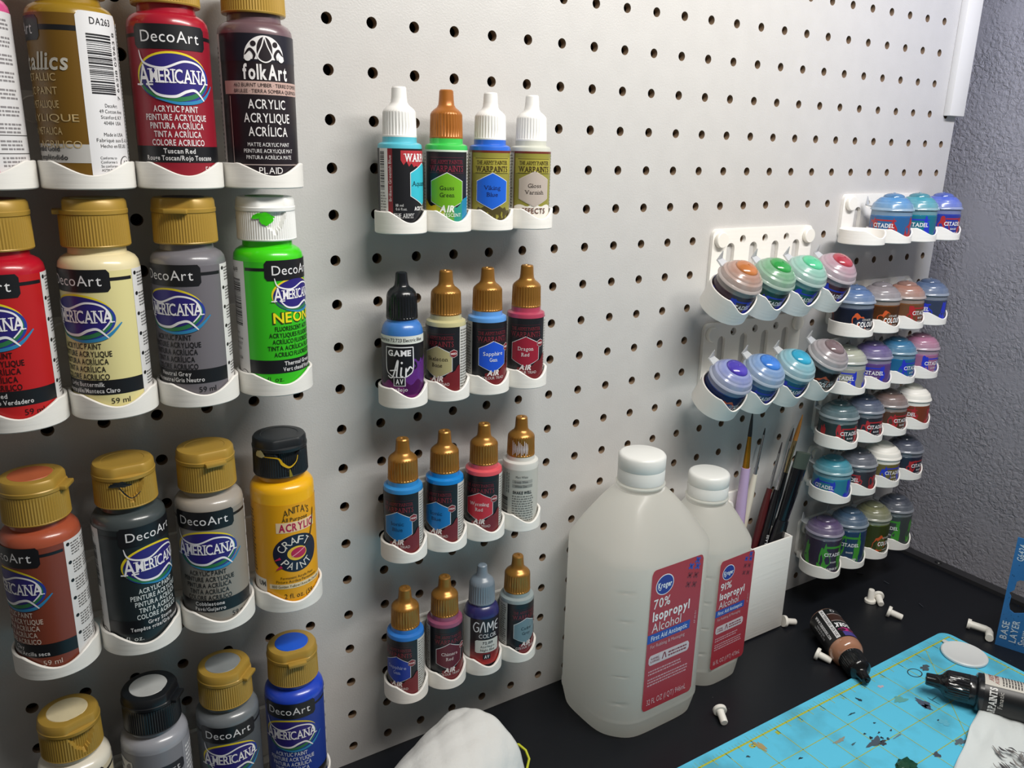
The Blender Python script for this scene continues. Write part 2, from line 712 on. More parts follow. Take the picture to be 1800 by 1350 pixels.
def rack(kind, label, X0, pitch, d, Zb, px0, px1, ptop, pbot, pinx, pinz, slots, dots, tilt=0.0, group=None):
    o = thing('paint_rack', label, 'paint rack', (X0, -d, Zb), group=group)
    w_, key = px1 - px0, (kind, round(px1 - px0, 1), round(ptop - pbot, 1))
    key = key + (tuple(round(s - px0, 1) for s in slots), tuple(round(s - px0, 1) for s in dots))
    if key not in plates:
        holes = [rrect(s - px0 - 4.3, (ptop - pbot) - 38, s - px0 + 4.3, (ptop - pbot) - 11, 4.2) for s in slots]
        holes += [circ(s - px0, (ptop - pbot) - 8.5, 3.2) for s in dots]
        plates[key] = plate_mesh('back_plate', rrect(0, 0, w_, ptop - pbot, 5), holes, 3.0, M_pla)
    link('back_plate', plates[key], o, (px0 - X0, d - 1.6, pbot - Zb))
    for x in pinx:
        link('mounting_pin', PIN, o, (x - X0, d - 3.2, pinz - Zb))
    for i in range(4):
        q = link('pocket', PM[kind], o, (i * pitch, 0, 0))
        q.rotation_euler = (tilt, 0, 0)
    br = MB()
    lo, hi = max(px0 - X0, -pitch * .3), min(px1 - X0, 3.3 * pitch)
    if tilt:
        br.box(lo, hi, 17.2, d - 3, 4, 10, M_pla, bev=.8)
    else:
        br.box(lo, hi, PR[kind] - .8, d - 3, .2, 6.5, M_pla, bev=.6)
    br.build('shelf_bracket', o)
    return o


PR = {'A': 19.1, 'B': 14.5, 'C': 18.1, 'D': 18.1}
A = dict(pitch=38.7, d=28.4)
AX0, AZ = -162.2, [-84.6, -187.7, -312.7, -442.5]
names = ['rack in the top left, holding the gold craft paint bottle',
         'rack holding the bright red, cream, grey and neon green paint bottles',
         'rack holding the copper, slate, light grey and yellow paint bottles',
         'rack at the bottom left edge, under the royal blue paint bottle']
for i, z in enumerate(AZ):
    rack('A', 'white four-pocket ' + names[i], AX0, 38.7, 28.4, z, -152, -38, z + 41, z + 1, (-139.7, -50.8), z + 33,
         (), (-114.3, -88.9, -76.2), group='racks for the large craft paint bottles')
BXs, BZ = [31.2, 31.1, 30.2, 30.3], [-110.0, -209.9, -309.6, -411.0]
names = ['top rack of dropper bottles, with two white capped ones', 'second rack of dropper bottles, with the black capped one first',
         'third rack of dropper bottles, with two bright blue ones first', 'lowest rack of dropper bottles, just above the black desk']
for i, z in enumerate(BZ):
    rack('B', 'white four-pocket ' + names[i], BXs[i], 28.7, 20.9, z, 38, 128, z + 40, z + 1, (50.8, 114.3), z + 33,
         (), (76.2, 88.9), group='racks for the dropper bottles')
CX, CZ = [440.9, 443.4, 444.3, 445.0, 447.5, 448.3], [-131.9, -207.9, -258.1, -307.8, -359.5, -434.0]
names = ['topmost rack of round pots, near the corner, its first pocket empty', 'second rack of round pots from the top near the wall corner',
         'third rack of round pots, with purple, blue and pink ones', 'fourth rack of round pots from the top, ending in a white capped pot',
         'fifth rack of round pots from the top, starting with a turquoise one', 'lowest rack of round pots in the corner, just above the desk']
for i, z in enumerate(CZ):
    rack('C', 'white four-pocket ' + names[i], CX[i], 36.5, 30.1, z, 449.5, 566, z + 38, z + 1, (457.2, 558.8), z + 30.2,
         (469.9, 495.3, 520.7, 546.1), (482.6, 508, 533.4), group='racks of round pots in the corner')
DT = rad(30.5)
for i, (x, z, lab) in enumerate(((284.7, -173.7, 'upper tilted rack, holding the copper, two green and crimson topped pots'),
                                 (285.6, -247.1, 'lower tilted rack, holding three blue topped pots and a brown one'))):
    rack('D', 'white four-pocket ' + lab, x, 35.9, 30.4, z, 297.5, 413, z + 55.2, z + 2, (304.8, 406.4), z + 47,
         (317.5, 342.9, 368.3, 393.7), (330.2, 355.6, 381.0), tilt=DT, group='tilted racks')


def az(X, Y):
    """direction (deg, 0 = -Y, ccw) from a spot to the photographer, used to say which way a label is turned"""
    return math.degrees(math.atan2(CAM.y - Y, CAM.x - X)) + 90


# ================================================================== LARGE CRAFT PAINT BOTTLES
def lathe_mesh(name, prof, n=40, rf=None, cap0=True, cap1=False, m=None, angle=35):
    return MB().lathe(prof, n, m or M_pla, rf, cap0=cap0, cap1=cap1).mesh(name, angle)


BODY2 = lathe_mesh('body', [(0, 0.8), (12, .8), (15.5, 0), (16.6, .8), (17, 2.5), (17, 67.5), (16.6, 69.6), (15.4, 71.4), (13.5, 72.6), (12.2, 73.2), (12.0, 77), (0, 77)], 48, cap0=False)


def ribs(nr, amp):
    def f(a, i, r, z):
        return r - (amp if (int(a / (2 * pi) * nr * 2 + .5) % 2) else 0)
    return f


CAPSK = {}


def skirt(kind):
    """ribbed cap skirt; 'notch' has a thumb recess at the front"""
    if kind in CAPSK:
        return CAPSK[kind]

    def rf(a, i, r, z):
        q = r
        if .6 < z < 13.6:
            q -= .28 * (i_rib(a))
        if kind == 'notch' and z > 5:
            d = ((a + pi / 2 + pi) % (2 * pi)) - pi
            w_ = rad(26) * math.sqrt(max(0, (z - 5) / 8.6))
            if abs(d) < w_:
                q -= 2.1
        return q

    def i_rib(a):
        return int(round(a / (2 * pi) * 144)) % 2
    pr_ = [(0, 0), (14.2, 0), (14.5, .6)] + [(14.5 - z * .022, z) for z in (.9, 3, 5.1, 6, 7, 8.2, 9.4, 10.6, 11.8, 13.4)] + [(14.1, 14), (0, 14)]
    CAPSK[kind] = MB().lathe(pr_, 144, M_pla, rf).mesh('cap', 25)
    return CAPSK[kind]


def lid_mesh():
    def rf(a, i, r, z):
        d = ((a + pi / 2 + pi) % (2 * pi)) - pi
        if abs(d) < rad(50):
            return min(r, (r * .86) / cos(d)) if z > 2.2 else r
        return r
    return MB().lathe([(0, 0), (14.0, 0), (14.4, .4), (14.5, 2.0), (14.2, 2.4), (14.0, 5.6), (13.3, 6.7), (12.2, 7.0), (9.8, 7.0), (9.6, 6.8), (0, 6.8)], 72, M_pla, rf).mesh('lid', 30)


LID = lid_mesh()
TAB = MB().box(-5.2, 5.2, -16.3, -12, 0.2, 2.3, M_pla, bev=.5).mesh('thumb_tab')
DOT = lathe_mesh('paint_dot', [(0, 0.25), (9.3, .25), (9.5, 0)], 32, cap0=False)


def name_lines(D, n1, n2, col, u0=0, v=12.3):
    if n1:
        D.text(n1, u0, v + 1.5, 2.0, col, w=min(18, 1.35 * len(n1)), bold=.02)
    if n2:
        D.text(n2, u0, v - 1.5, 2.0, col, w=min(30, 1.2 * len(n2)), bold=.02)


def americana(D, cu, cv, sc=1.0):
    D.ell(cu, cv, 16.2 * sc, 10.3 * sc, '#e8d22a', 1)
    D.ell(cu + .7 * sc, cv - .9 * sc, 16.0 * sc, 10.0 * sc, '#2a3f9c', 2)
    D.ell(cu + .3, cv - .9, 15.2 * sc, 9.4 * sc, '#2f7a4c', 3)
    D.ell(cu, cv + .5 * sc, 14.6 * sc, 8.9 * sc, '#2c2378', 4)
    D.path([(cu - 8 * sc, cv - 9 * sc), (cu + 2 * sc, cv - 11 * sc), (cu + 12 * sc, cv - 9.2 * sc), (cu + 19 * sc, cv - 3 * sc)], (.3, 1.3 * sc, 1.6 * sc, .5), '#2f86b8', 4)
    D.path([(cu - 14 * sc, cv + 10.5 * sc), (cu - 12 * sc, cv + 5.5 * sc), (cu - 4 * sc, cv + 3.4 * sc), (cu + 5 * sc, cv + 6.4 * sc), (cu + 12 * sc, cv + 4.6 * sc),
            (cu + 14.6 * sc, cv - 1 * sc), (cu + 11 * sc, cv - 6 * sc)], (.3, .9 * sc, .9 * sc, .9 * sc, .8 * sc, .7 * sc, .5), '#f2f0f4', 5)
    D.path([(cu - 11.5 * sc, cv - 3 * sc), (cu - 7 * sc, cv - 7.4 * sc), (cu, cv - 8.2 * sc), (cu + 5 * sc, cv - 6 * sc), (cu + 9 * sc, cv - 5.6 * sc), (cu + 13 * sc, cv - 9.6 * sc)],
           (.4, 1.0 * sc, 1.2 * sc, 1.2 * sc, 1.1 * sc, .5), '#f2f0f4', 5)
    D.text('A', cu - 12.4 * sc, cv + .4 * sc, 8.4 * sc, '#f6f4f8', w=5.2 * sc, k=6, serif=True, bold=.012)
    D.text('MERICANA', cu + 2.8 * sc, cv + .2 * sc, 5.6 * sc, '#f6f4f8', w=24.6 * sc, k=6, serif=True, bold=.012, gap=.05)


def decoart_box(D, cv=62.3, cu=0):
    D.rect(-26, cv - .2, 26, cv + 1.3, '#15161a', 1)
    D.rrect(cu - 16, cv - 5, cu + 16, cv + 5, 1.6, '#17181c', 2)
    D.text('DecoArt', cu, cv + .1, 4.6, '#e9e8ea', w=25, k=3)


def side_info(D, side, seed=2, R=17):
    """white back half of the label: bar code or five-language copy"""
    D.rect(26.7, 2.5, 53.4, 66.5, '#dedcdb', 1)
    D.rect(-53.4, 2.5, -26.7, 66.5, '#dedcdb', 1)
    for q in range(6):
        v0 = 58 - q * 9.4
        D.ell(28.6, v0 + 6.4, .9, .9, '#1a1a1c', 2, n=10)
        D.scrib(30, v0, 36.5, v0 + 7, 5, '#6d6b6a', 2, seed + q)
        D.scrib(37.3, v0, 44, v0 + 7, 5, '#6d6b6a', 2, seed + q + 9)
    D.barcode(-44, 34, -30, 58, '#1b1b1d', True, 2, seed)
    D.text('DA' + str(100 + seed * 7), -36, 62, 2.4, '#1b1b1d', w=9, k=2)
    for q, t_ in enumerate(('DecoArt', '49 Cotton Ave', 'Stanford, KY', '40484 USA')):
        D.text(t_, -37, 30 - q * 2.7, 1.5, '#3a3838', w=.95 * len(t_), k=2)
    D.text('Made in USA', -37, 17, 1.5, '#3a3838', w=10, k=2)
    D.ell(-31, 8, 3.3, 3.3, '#3a3838', 2, n=18)
    D.ell(-31, 8, 3.0, 3.0, '#dedcdb', 3, n=18)
    D.text('AP', -31, 8, 3, '#1b1b1d', w=4, k=4, serif=True)


def label_americana(D, bg, tc, n1, n2, seed, ml='59 ml', neon=False, band='#15161a'):
    D.rect(-26.7, 2.5, 26.7, 66.5, bg, 0)
    side_info(D, 1, seed)
    decoart_box(D)
    if neon:
        americana(D, 0, 50, .82)
        D.text('NEONS', 0, 38.4, 5.4, '#2c3a12', w=27, bold=.05, k=2)
        D.text('NEONS', 0, 38.6, 5.0, '#f0e020', w=26, bold=.02, k=3)
        L = (('FLUORESCENT ACRYLIC', 25), ('ACRYLIQUES FLUORESCENT', 31), ('ACRÍLICO FLUORESCENTE', 28), ('TINTA ACRÍLICA FLUORESC', 33), ('ACRILICI FLUORESCENTI', 27))
        for q, (t_, w_) in enumerate(L):
            D.text(t_, 0, 33 - q * 3.3, 2.2, tc, w=w_, k=2, bold=.02)
    else:
        americana(D, 0, 46.2)
        L = (('ACRYLIC PAINT', 19), ('PEINTURE ACRYLIQUE', 27), ('PINTURA ACRÍLICA', 23.5), ('TINTA ACRÍLICA', 20.5), ('COLORE ACRILICO', 23))
        for q, (t_, w_) in enumerate(L):
            D.text(t_, 0, 32.8 - q * 3.55, 2.5, tc, w=w_, k=2, bold=.02)
    D.rect(-26.7, 10.0, 26.7, 17.0, band, 1)
    name_lines(D, n1, n2, '#dcdadb', 0, 13.5)
    D.text(ml, 15, 7.0, 2.6, tc, w=8, k=2)
    D.text('2 fl. oz.', -15, 7.0, 2.4, tc, w=11, k=2)


def label_folkart(D):
    D.rect(-24, 3, 26.7, 67, '#1b1219', 0)
    D.rect(-24, 55, 26.7, 67, '#161522', 1)
    D.rect(26.7, 3, 53, 67, '#c9c2c0', 0)
    D.rect(-53, 3, -24, 67, '#c9c2c0', 0)
    D.scrib(-44, 10, -26, 62, 26, '#6b6361', 1, 4)
    c = '#e9e6e6'
    # tulip fan emblem
    D.strip(-9.5, 9.5, lambda x: 56.0, lambda x: 56 + 10.2 * math.sqrt(max(0, 1 - (x / 9.5) ** 2)), c, 2, n=24)
    D.ell(0, 60.0, 3.5, 5.6, '#1b1219', 3)
    D.path([(0, 66), (-1.2, 62), (-3.2, 57), (0, 54.8), (3.2, 57), (1.2, 62), (0, 66)], .55, c, 4)
    for s_ in (-1, 1):
        D.path([(s_ * 8.8, 57.8), (s_ * 6.5, 60.2), (s_ * 4.6, 58), (s_ * 5.4, 55.6)], (.4, 1.2, 1.2, .5), '#1b1219', 4)
        D.ell(s_ * 7.6, 56.6, 1.5, 1.5, c, 5, n=14)
        D.ell(s_ * 4.9, 62.6, 1.2, 1.2, '#1b1219', 4, n=12)
    D.text('folkArt', .3, 50.6, 6.2, c, w=21, k=3, bold=.03)
    D.rect(-21, 40.8, 26.7, 46.6, '#c4a59c', 1)
    D.text('462 BURNT UMBER · TERRE D\'OMBRE', 2, 44.9, 1.6, '#2b2020', w=34, k=3)
    D.text('BRULEE · TIERRA SOMBRA QUEMADA', 2, 42.3, 1.6, '#2b2020', w=34, k=3)
    for q, (t_, w_) in enumerate((('ACRYLIC', 17.5), ('ACRYLIQUE', 22), ('ACRÍLICA', 18.5))):
        D.text(t_, 0, 36.6 - q * 6.1, 4.0, c, w=w_, k=3, bold=.01)
    for q, (t_, w_) in enumerate((('MATTE ACRYLIC PAINT', 20), ('PEINTURE ACRYLIQUE MAT', 24), ('PINTURA ACRÍLICA MATE', 22))):
        D.text(t_, 0, 18.6 - q * 2.9, 1.7, c, w=w_, k=3)
    D.rect(-18, 9.2, 26, 9.6, '#b9a8a4', 2)
    D.rect(-18, 9.2, -17.6, 40, '#b9a8a4', 2)
    D.text('PLAID', 0, 6.8, 3.0, c, w=11, k=3)
    D.text('2 fl oz  59ml', 1, 2.9, 3.2, c, w=24, k=3)


def label_gold(D):
    D.rect(-26.7, 2.5, 26.7, 68, '#6e4f14', 0)
    D.rect(-26.7, 61.4, 26.7, 63.4, '#15161a', 1)
    D.rrect(-16, 57.5, 12, 67, 1.6, '#17181c', 2)
    D.text('DecoArt', -2.5, 62.2, 4.6, '#c9c7c9', w=22, k=3)
    D.text('metallics', 5.5, 49.6, 6.6, '#b9b4a8', w=33, k=3, serif=True, shear=.15, bold=.02)
    for q, (t_, w_) in enumerate((('METALLIC', 18), ('ACRYLIC PAINT', 26), ('PEINTURE METALLIQUE', 26), ('ACRYLIQUE', 34), ('PINTURA METALICA', 25), ('TINTA ACRILICO', 34))):
        D.text(t_, 17 if q != 3 and q != 5 else 24, 43.4 - q * 5.3, 2.9, '#bfa777', w=w_, k=3, align='r')
    D.rect(-26.7, 9.4, 26.7, 17.0, '#b9b6b2', 1)
    D.text('Splendid Gold', 15, 15, 2, '#222222', w=18, k=3, align='r', bold=.02)
    D.text('oro espléndido', 18, 11.6, 2, '#222222', w=20, k=3, align='r', bold=.02)
    D.rrect(26.7, 2.5, 47, 69.5, 2, '#e2e1e3', 1)
    D.rrect(47.8, 2.5, 53.3, 67, 2, '#cfd0d0', 1)
    D.scrib(48.6, 4, 53, 66, 44, '#3a3a3a', 2, 8)
    D.text('DA263', 37, 66.0, 2.6, '#1b1b1d', w=10, k=2, bold=.01)
    D.barcode(30, 37.5, 41.5, 61.5, '#16161a', True, 2, 12)
    D.text('7 66218 02963 8', 43.6, 49, 1.8, '#1b1b1d', w=27, k=2, rot=90)
    for q, t_ in enumerate(('DecoArt', '49 Cotton Ave', 'Stanford, KY', '40484  USA', '', 'Made in USA', 'Fabriqué aux É.-U.', 'Hecho en EE.UU.')):
        if t_:
            D.text(t_, 38, 33 - q * 2.35, 1.45, '#2c2a2a', w=.92 * len(t_), k=2)
    for q, t_ in enumerate(('Conforms to', 'Conforme à', 'Se conforma', 'ASTM D4236')):
        D.text(t_, 30.4, 11.6 - q * 1.7, 1.1, '#2c2a2a', w=7.4, k=2, align='l')
    D.ell(43, 9, 3.4, 3.4, '#2c2a2a', 2, n=20)
    D.ell(43, 9, 3.05, 3.05, '#e2e1e3', 3, n=20)
    D.text('AP', 43, 9, 3.0, '#1b1b1d', w=4.2, k=4, serif=True)


def label_pink(D):
    D.rect(-26.7, 2.5, 26.7, 67, '#d8558f', 0)
    D.rect(16, 34, 26.7, 67, '#dcdadb', 1)
    D.rect(26.7, 2.5, 53, 67, '#dedcdd', 0)
    D.rect(-53, 2.5, -26.7, 67, '#dedcdd', 0)
    for q in range(9):
        D.scrib(28.5, 60 - q * 6.6, 40, 64.6 - q * 6.6, 3, '#8a8688', 1, 20 + q)
    D.rect(27, 19.8, 52, 20.1, '#3a3838', 1)
    D.rect(27, 12.6, 52, 12.9, '#3a3838', 1)


def label_anita(D):
    y = '#e8a512'
    D.rect(-27, 2.5, 27, 62, y, 0)
    D.rect(-53, 2.5, -27, 62, '#e0a012', 0)
    D.rect(27, 2.5, 53, 62, '#e0a012', 0)
    D.scrib(-40, 20, -25, 58, 18, '#7a5a12', 1, 6)
    D.text("ANITA'S", 1, 56.4, 4.0, '#4a3a10', w=15, k=2, arc=2.4)
    D.text('All Purpose', 0, 53.4, 2.2, '#4a3a10', w=14.5, k=2, bold=.01)
    D.rect(-10.5, 45.8, 12.5, 51.8, '#ecd0a8', 1)
    D.text('ACRYLIC', 1, 48.7, 4.2, '#b5204f', w=20, k=2, bold=.03)
    D.ell(0, 33, 13.0, 11.2, '#1c2238', 1, n=30)
    for ch, an in zip('CRAFT', (-66, -38, -12, 14, 40)):
        D.text(ch, 9.0 * sin(rad(an)), 33 + 7.8 * cos(rad(an)), 4.4, '#e4e0d8', w=3.4, k=3, rot=-an)
    for ch, an in zip('PAINT', (-48, -25, -4, 18, 42)):
        D.text(ch, 9.0 * sin(rad(an)), 33 - 7.8 * cos(rad(an)), 4.2, '#e4e0d8', w=3.0 if ch != 'I' else .7, k=3, rot=an)
    D.ell(0, 33, 5.4, 4.2, '#e8c040', 3)
    D.ell(.8, 33.2, 4.2, 3.0, '#b5204f', 4)
    D.path([(-3, 31.5), (0, 33), (4.6, 35.6)], .5, '#e7a0b0', 5)
    D.path([(4.5, 35.5), (8, 40), (10.5, 47), (12, 56)], (.5, .9, .8, .6), '#3a2a20', 4)
    D.path([(-9, 31), (-12, 29.6)], (1.6, .4), '#c22a55', 4)
    D.path([(-8.5, 26), (-11.5, 24)], (1.8, .4), '#c22a55', 4)
    D.text('Permanent Acrylic Paint', 0, 18.8, 1.5, '#4a3a10', w=19, k=2)
    D.text('Pintura Acrílica Permanente', 0, 16.6, 1.5, '#4a3a10', w=24, k=2)
    D.rect(-16, 12.2, 18, 15.0, '#e9d6b0', 1)
    D.text('11013 Golden Yellow/Amarillo Dorado', 0, 13.6, 1.5, '#4a3a10', w=29, k=2)
    D.text('2 fl. oz. (59 ml)', 3, 7.6, 2.8, '#3a2c0c', w=22, k=2)
    D.rect(-32, 9, -18, 17.5, '#e8e2d8', 1)
    D.text('UM', -21, 14.4, 2.8, '#222222', w=5, k=2, bold=.03)


def label_metal(D):
    D.rect(-53, 2.5, 53, 66, '#84858c', 0)
    D.rrect(-14, 50, 14, 57, 1.6, '#2a2b31', 1)
    D.rect(14, 4, 40, 66, '#9b9ca4', 1)
    D.scrib(16, 8, 38, 62, 20, '#ececee', 2, 9)
    D.text('DecoArt', 0, 53.4, 3.6, '#d8d8dc', w=22, k=3)
    D.blob(-20, 56, 9, 5, '#e8e8ea', 2, 5)
    D.blob(-20, 47, 5, 3, '#a82030', 2, 6)


GOLDCAP = '#AE8C3C'
for_A = [
    # rack, slot, paint colour, label turn, cap orientation, cap kind, cap colour, dot, label fn, description
    (0, 0, '#d8558f', -72, 0, 'tab', GOLDCAP, None, label_pink, 'pink craft paint bottle cut off at the left of the top rack'),
    (0, 1, '#9a7a22', -84, 30, 'tab', GOLDCAP, None, label_gold, 'metallic gold craft paint bottle with bar code panel turned to the front'),
    (0, 2, '#a3192e', 2, 0, 'tab', GOLDCAP, None, lambda D: label_americana(D, '#8f1a2b', '#e6d9db', 'Tuscan Red', 'Rouge Toscan/Rojo Toscano', 3), 'dark red craft paint bottle on the top rack, right of the gold one'),
    (0, 3, '#6a5258', 13, 0, 'tab', GOLDCAP, None, label_folkart, 'dark brown craft paint bottle with a white tulip emblem on the top rack'),
    (1, 0, '#b8142a', -33, -80, 'tab', GOLDCAP, '#8c1220', lambda D: label_americana(D, '#bb1d20', '#2a0d10', 'True Red', 'Rouge vrai/Rojo Verdadero', 4), 'bright red craft paint bottle with gold cap, cut by the left edge'),
    (1, 1, '#e9dcb0', -42, -88, 'tab', GOLDCAP, '#dccf9c', lambda D: label_americana(D, '#e0d698', '#2a2620', 'Light Buttermilk', 'Babeurre pâle/Manteca Claro', 5), 'pale cream craft paint bottle with gold cap on the second rack'),
    (1, 2, '#76747a', -37, -14, 'tab', GOLDCAP, '#4a4258', lambda D: label_americana(D, '#6e6a70', '#1a1a1e', 'Neutral Grey', 'Gris neutre/Gris Neutro', 6), 'mid grey craft paint bottle with creased label and gold cap, second rack'),
    (1, 3, '#3fd010', 46, 16, 'notch', '#EDEDEA', '#28a52c', lambda D: label_americana(D, '#37bd1e', '#12300c', 'Thermal Green', 'Vert chaud/Verde', 7, neon=True), 'neon green craft paint bottle with white cap'),
    (2, 0, '#a85238', -60, 66, 'tab', GOLDCAP, '#b8603c', lambda D: label_americana(D, '#7c3b2a', '#d8c3b6', 'Clay', 'Terre Sèche/Arcilla seca', 8), 'copper brown craft paint bottle with a round copper dot on its gold cap'),
    (2, 1, '#434b4d', 33, 10, 'notch', GOLDCAP, None, lambda D: label_americana(D, '#20282b', '#d6dcdc', 'Grey Storm', 'Tempête grise/Gris tormenta', 9), 'dark slate craft paint bottle with plain gold cap and thumb notch, third rack'),
    (2, 2, '#a39c93', -14, 18, 'tab', GOLDCAP, None, lambda D: label_americana(D, '#8f8a82', '#2a2a2b', 'Cobblestone', 'Pavé/Guijarro', 10), 'warm light grey craft paint bottle with plain gold cap, beside the yellow one'),
    (2, 3, '#f0b414', 20, 18, 'notch', '#1c2024', None, label_anita, 'golden yellow craft paint bottle with black cap'),
    (3, 0, '#e8e2d2', -10, 20, 'notch', GOLDCAP, '#d9cba6', lambda D: label_americana(D, '#d9cdb0', '#2a2620', 'Sand', 'Sable/Arena', 11), 'cream craft paint bottle with swirled cream dot on gold cap, bottom left corner'),
    (3, 1, '#9a9ca4', 0, 62, 'tab', '#16181c', '#b5b7b6', label_metal, 'silver craft paint bottle with black cap and silver dot, lowest rack'),
    (3, 2, '#6f7478', -3, 60, 'tab', GOLDCAP, '#85898a', lambda D: label_americana(D, '#555a5f', '#c9c9cc', 'Slate Grey', 'Gris ardoise', 12), 'grey craft paint bottle with grey dot on gold cap and scratched label, lowest rack'),
    (3, 3, '#2347c4', -14, 10, 'tab', GOLDCAP, '#1257d0', lambda D: label_americana(D, '#1a3a94', '#d0d8ea', 'Ultra Blue', 'Bleu/Azul', 13), 'royal blue craft paint bottle with a blue dot on its gold cap'),
]
for ri, sl, colr, alpha, beta, ck, capc, dot, fn, lab in for_A:
    X, Y = AX0 + sl * 38.7, -28.4
    o = thing('craft_paint_bottle', lab, 'paint bottle', (X, Y, AZ[ri] + 1.6), group='large craft paint bottles')
    link('body', BODY2, o, m=mat(colr, .28, sss=.1, coat=.3))
    D = Deco(17.02)
    fn(D)
    a0 = az(X, Y)
    D.build('label', o, (0, 0, 0), rad(a0 + alpha))
    cm = mat(capc, .36, metal=.12 if capc == GOLDCAP else 0, name='cap_plastic')
    c = link('cap', skirt('notch' if ck == 'notch' else 'plain'), o, (0, 0, 76.2), m=cm)
    c.rotation_euler = (0, 0, rad(a0 + beta))
    l_ = link('lid', LID, c, (0, 0, 14.05), m=cm)
    if ck == 'tab':
        link('thumb_tab', TAB, c, (0, 0, 14.0), m=cm)
    if dot:
        link('paint_dot', DOT, c, (0, .6, 20.86), m=mat(dot, .45, var=.15))
    if sl == 3 and ri == 1:
        D = Deco(14.62)
        D.blob(-3.5, 12.2, 4.5, 1.8, '#3fce14', 0, 3, .3)
        D.blob(-2.0, 10.4, 3.0, 2.6, '#3fce14', 1, 4, .2)
        D.build('paint_spill', c, (0, 0, 0), rad(-8))
    if sl == 3 and ri == 2:
        D = Deco(14.62)
        D.path([(-14, 12.5), (-6, 11.8), (-3.6, 8.5), (0, 6.2), (3.8, 8.6), (5, 12)], (.4, .8, 1.6, 1.0, .5, .4), '#d8ac18', 0)
        D.path([(0, 5), (.5, .6)], (.5, 2.0), '#8a7a18', 0)
        D.build('paint_spill', c, (0, 0, 0), 0)
        D = Deco(14.7)
        D.blob(-16, 13.6, 2.6, 2.2, '#c4bd94', 0, 3, .2)
        D.build('paint_spill', c, (0, 0, 0), 0)
    if sl == 1 and ri == 2:
        D = Deco(14.62)
        D.blob(-5, 13, 4, 1.6, '#23282b', 0, 3, .4)
        D.path([(-6, 13), (-3, 8), (0, 5.6), (4, 8)], (.4, .8, .5, .3), '#23282b', 0)
        D.build('paint_spill', c, (0, 0, 0), 0)

# ================================================================== DROPPER BOTTLES
BODYD = lathe_mesh('body', [(0, .5), (9, .5), (11, 0), (11.8, .8), (12, 2), (12, 44.6), (11.7, 45.8), (10.6, 46.4), (9.5, 46.7), (9.3, 47.4), (9.3, 50.2), (0, 50.2)], 40, cap0=False)
BODYV = lathe_mesh('body', [(0, .5), (9, .5), (11, 0), (11.8, .8), (12, 2), (12, 40.5), (11.8, 43), (11, 45.4), (9.8, 47.2), (8.8, 48), (8.6, 51), (0, 51)], 40, cap0=False)


def dcap(conical):
    def rf(a, i, r, z):
        if 1.2 < z < 12.6:
            return r - .38 * (0.5 - .5 * cos(a * 32))
        return r
    if not conical:
        pr_ = [(8.6, 0), (9.3, .1), (9.35, .9), (9.25, 1.25), (9.1, 6), (8.95, 12.4), (8.8, 13.2), (8.2, 14.2), (6.8, 15.5), (5.3, 16.6), (4.5, 18), (4.2, 20.5), (3.9, 25.2), (3.4, 25.9), (1.4, 25.9), (1.0, 25.2), (0, 25.2)]
    else:
        pr_ = [(8.4, 0), (9.1, .1), (9.15, .9), (9.1, 1.3), (8.9, 6), (8.7, 12.4), (8.6, 13.6), (8.0, 15.2), (6.6, 17.0), (5.0, 18.0), (4.1, 19.2), (3.6, 22), (3.3, 26.0), (2.6, 26.6), (1.2, 26.6), (0, 26.2)]
    return MB().lathe(pr_, 128, M_pla, rf).mesh('dropper_cap', 30)


DCAP, VCAP = dcap(False), dcap(True)
BRONZE = ('#9C6E30', .3, .5)


def warpaints_head(D, col, line, thin=True):
    D.rect(-10.5, 39.2, 10.5, 39.45, line, 2)
    D.text('THE ARMY PAINTER', 0, 37.0, 2.1, col, w=19, k=3, serif=True)
    D.text('WARPAINTS', 0, 33.4, 3.1, col, w=19.6, k=3, serif=True, bold=.012)
    D.rect(-10.5, 31.0, 10.5, 31.25, line, 2)


def hex_label(D, colr, n1, n2, tcol, v=21.0, w=19, h=21, border='#d9dce0'):
    D.hexa(0, v, w, h, border, 3)
    D.hexa(0, v, w - .7, h - .8, colr, 4)
    D.text(n1, 0, v + (2.0 if n2 else 0), 2.3, tcol, w=1.55 * len(n1), k=5, serif=True)
    if n2:
        D.text(n2, 0, v - 1.8, 2.3, tcol, w=1.55 * len(n2), k=5, serif=True)


def sideinfo_small(D, dark=True):
    D.rect(14, 2, 24, 43.4, '#c9c8c4', 1)
    D.rect(-24, 2, -14, 43.4, '#c9c8c4', 1)
    D.scrib(14.8, 4, 23, 42, 22, '#77756f', 2, 4)
    D.scrib(-23, 4, -15, 42, 22, '#77756f', 2, 5)


def lab_air(colr, n1, n2, tcol, badge='MID', line='#7d2b36'):
    def f(D):
        D.rect(-37.6, 2, 37.6, 43.4, '#191a1f', 0)
        sideinfo_small(D)
        warpaints_head(D, '#772a34', '#4c2630')
        hex_label(D, colr, n1, n2, tcol, v=22.3, h=20, w=18.2)
        D.hexa(9.8, 27.6, 4.6, 5.2, '#cfc7c8', 5)
        D.hexa(9.8, 27.6, 4.1, 4.6, '#7c2229', 6)
        D.text(badge, 9.8, 27.6, 1.1, '#e6d8d8', w=3.3, k=7, bold=.03)
        D.strip(-5, 14, lambda x: 2, lambda x: 13.2 + .045 * max(0, x) ** 2 - .02 * (x - 5) ** 2 + .9 * sin(x * 1.1), '#6e1c22', 5)
        D.text('AIR', 0, 12.2, 3.1, '#ded6d4', w=7.6, k=6, bold=.045, shear=.22)
        D.text('COLOUR TRIAD', 0, 9.0, 1.7, '#d3cac8', w=14.5, k=6)
    return f


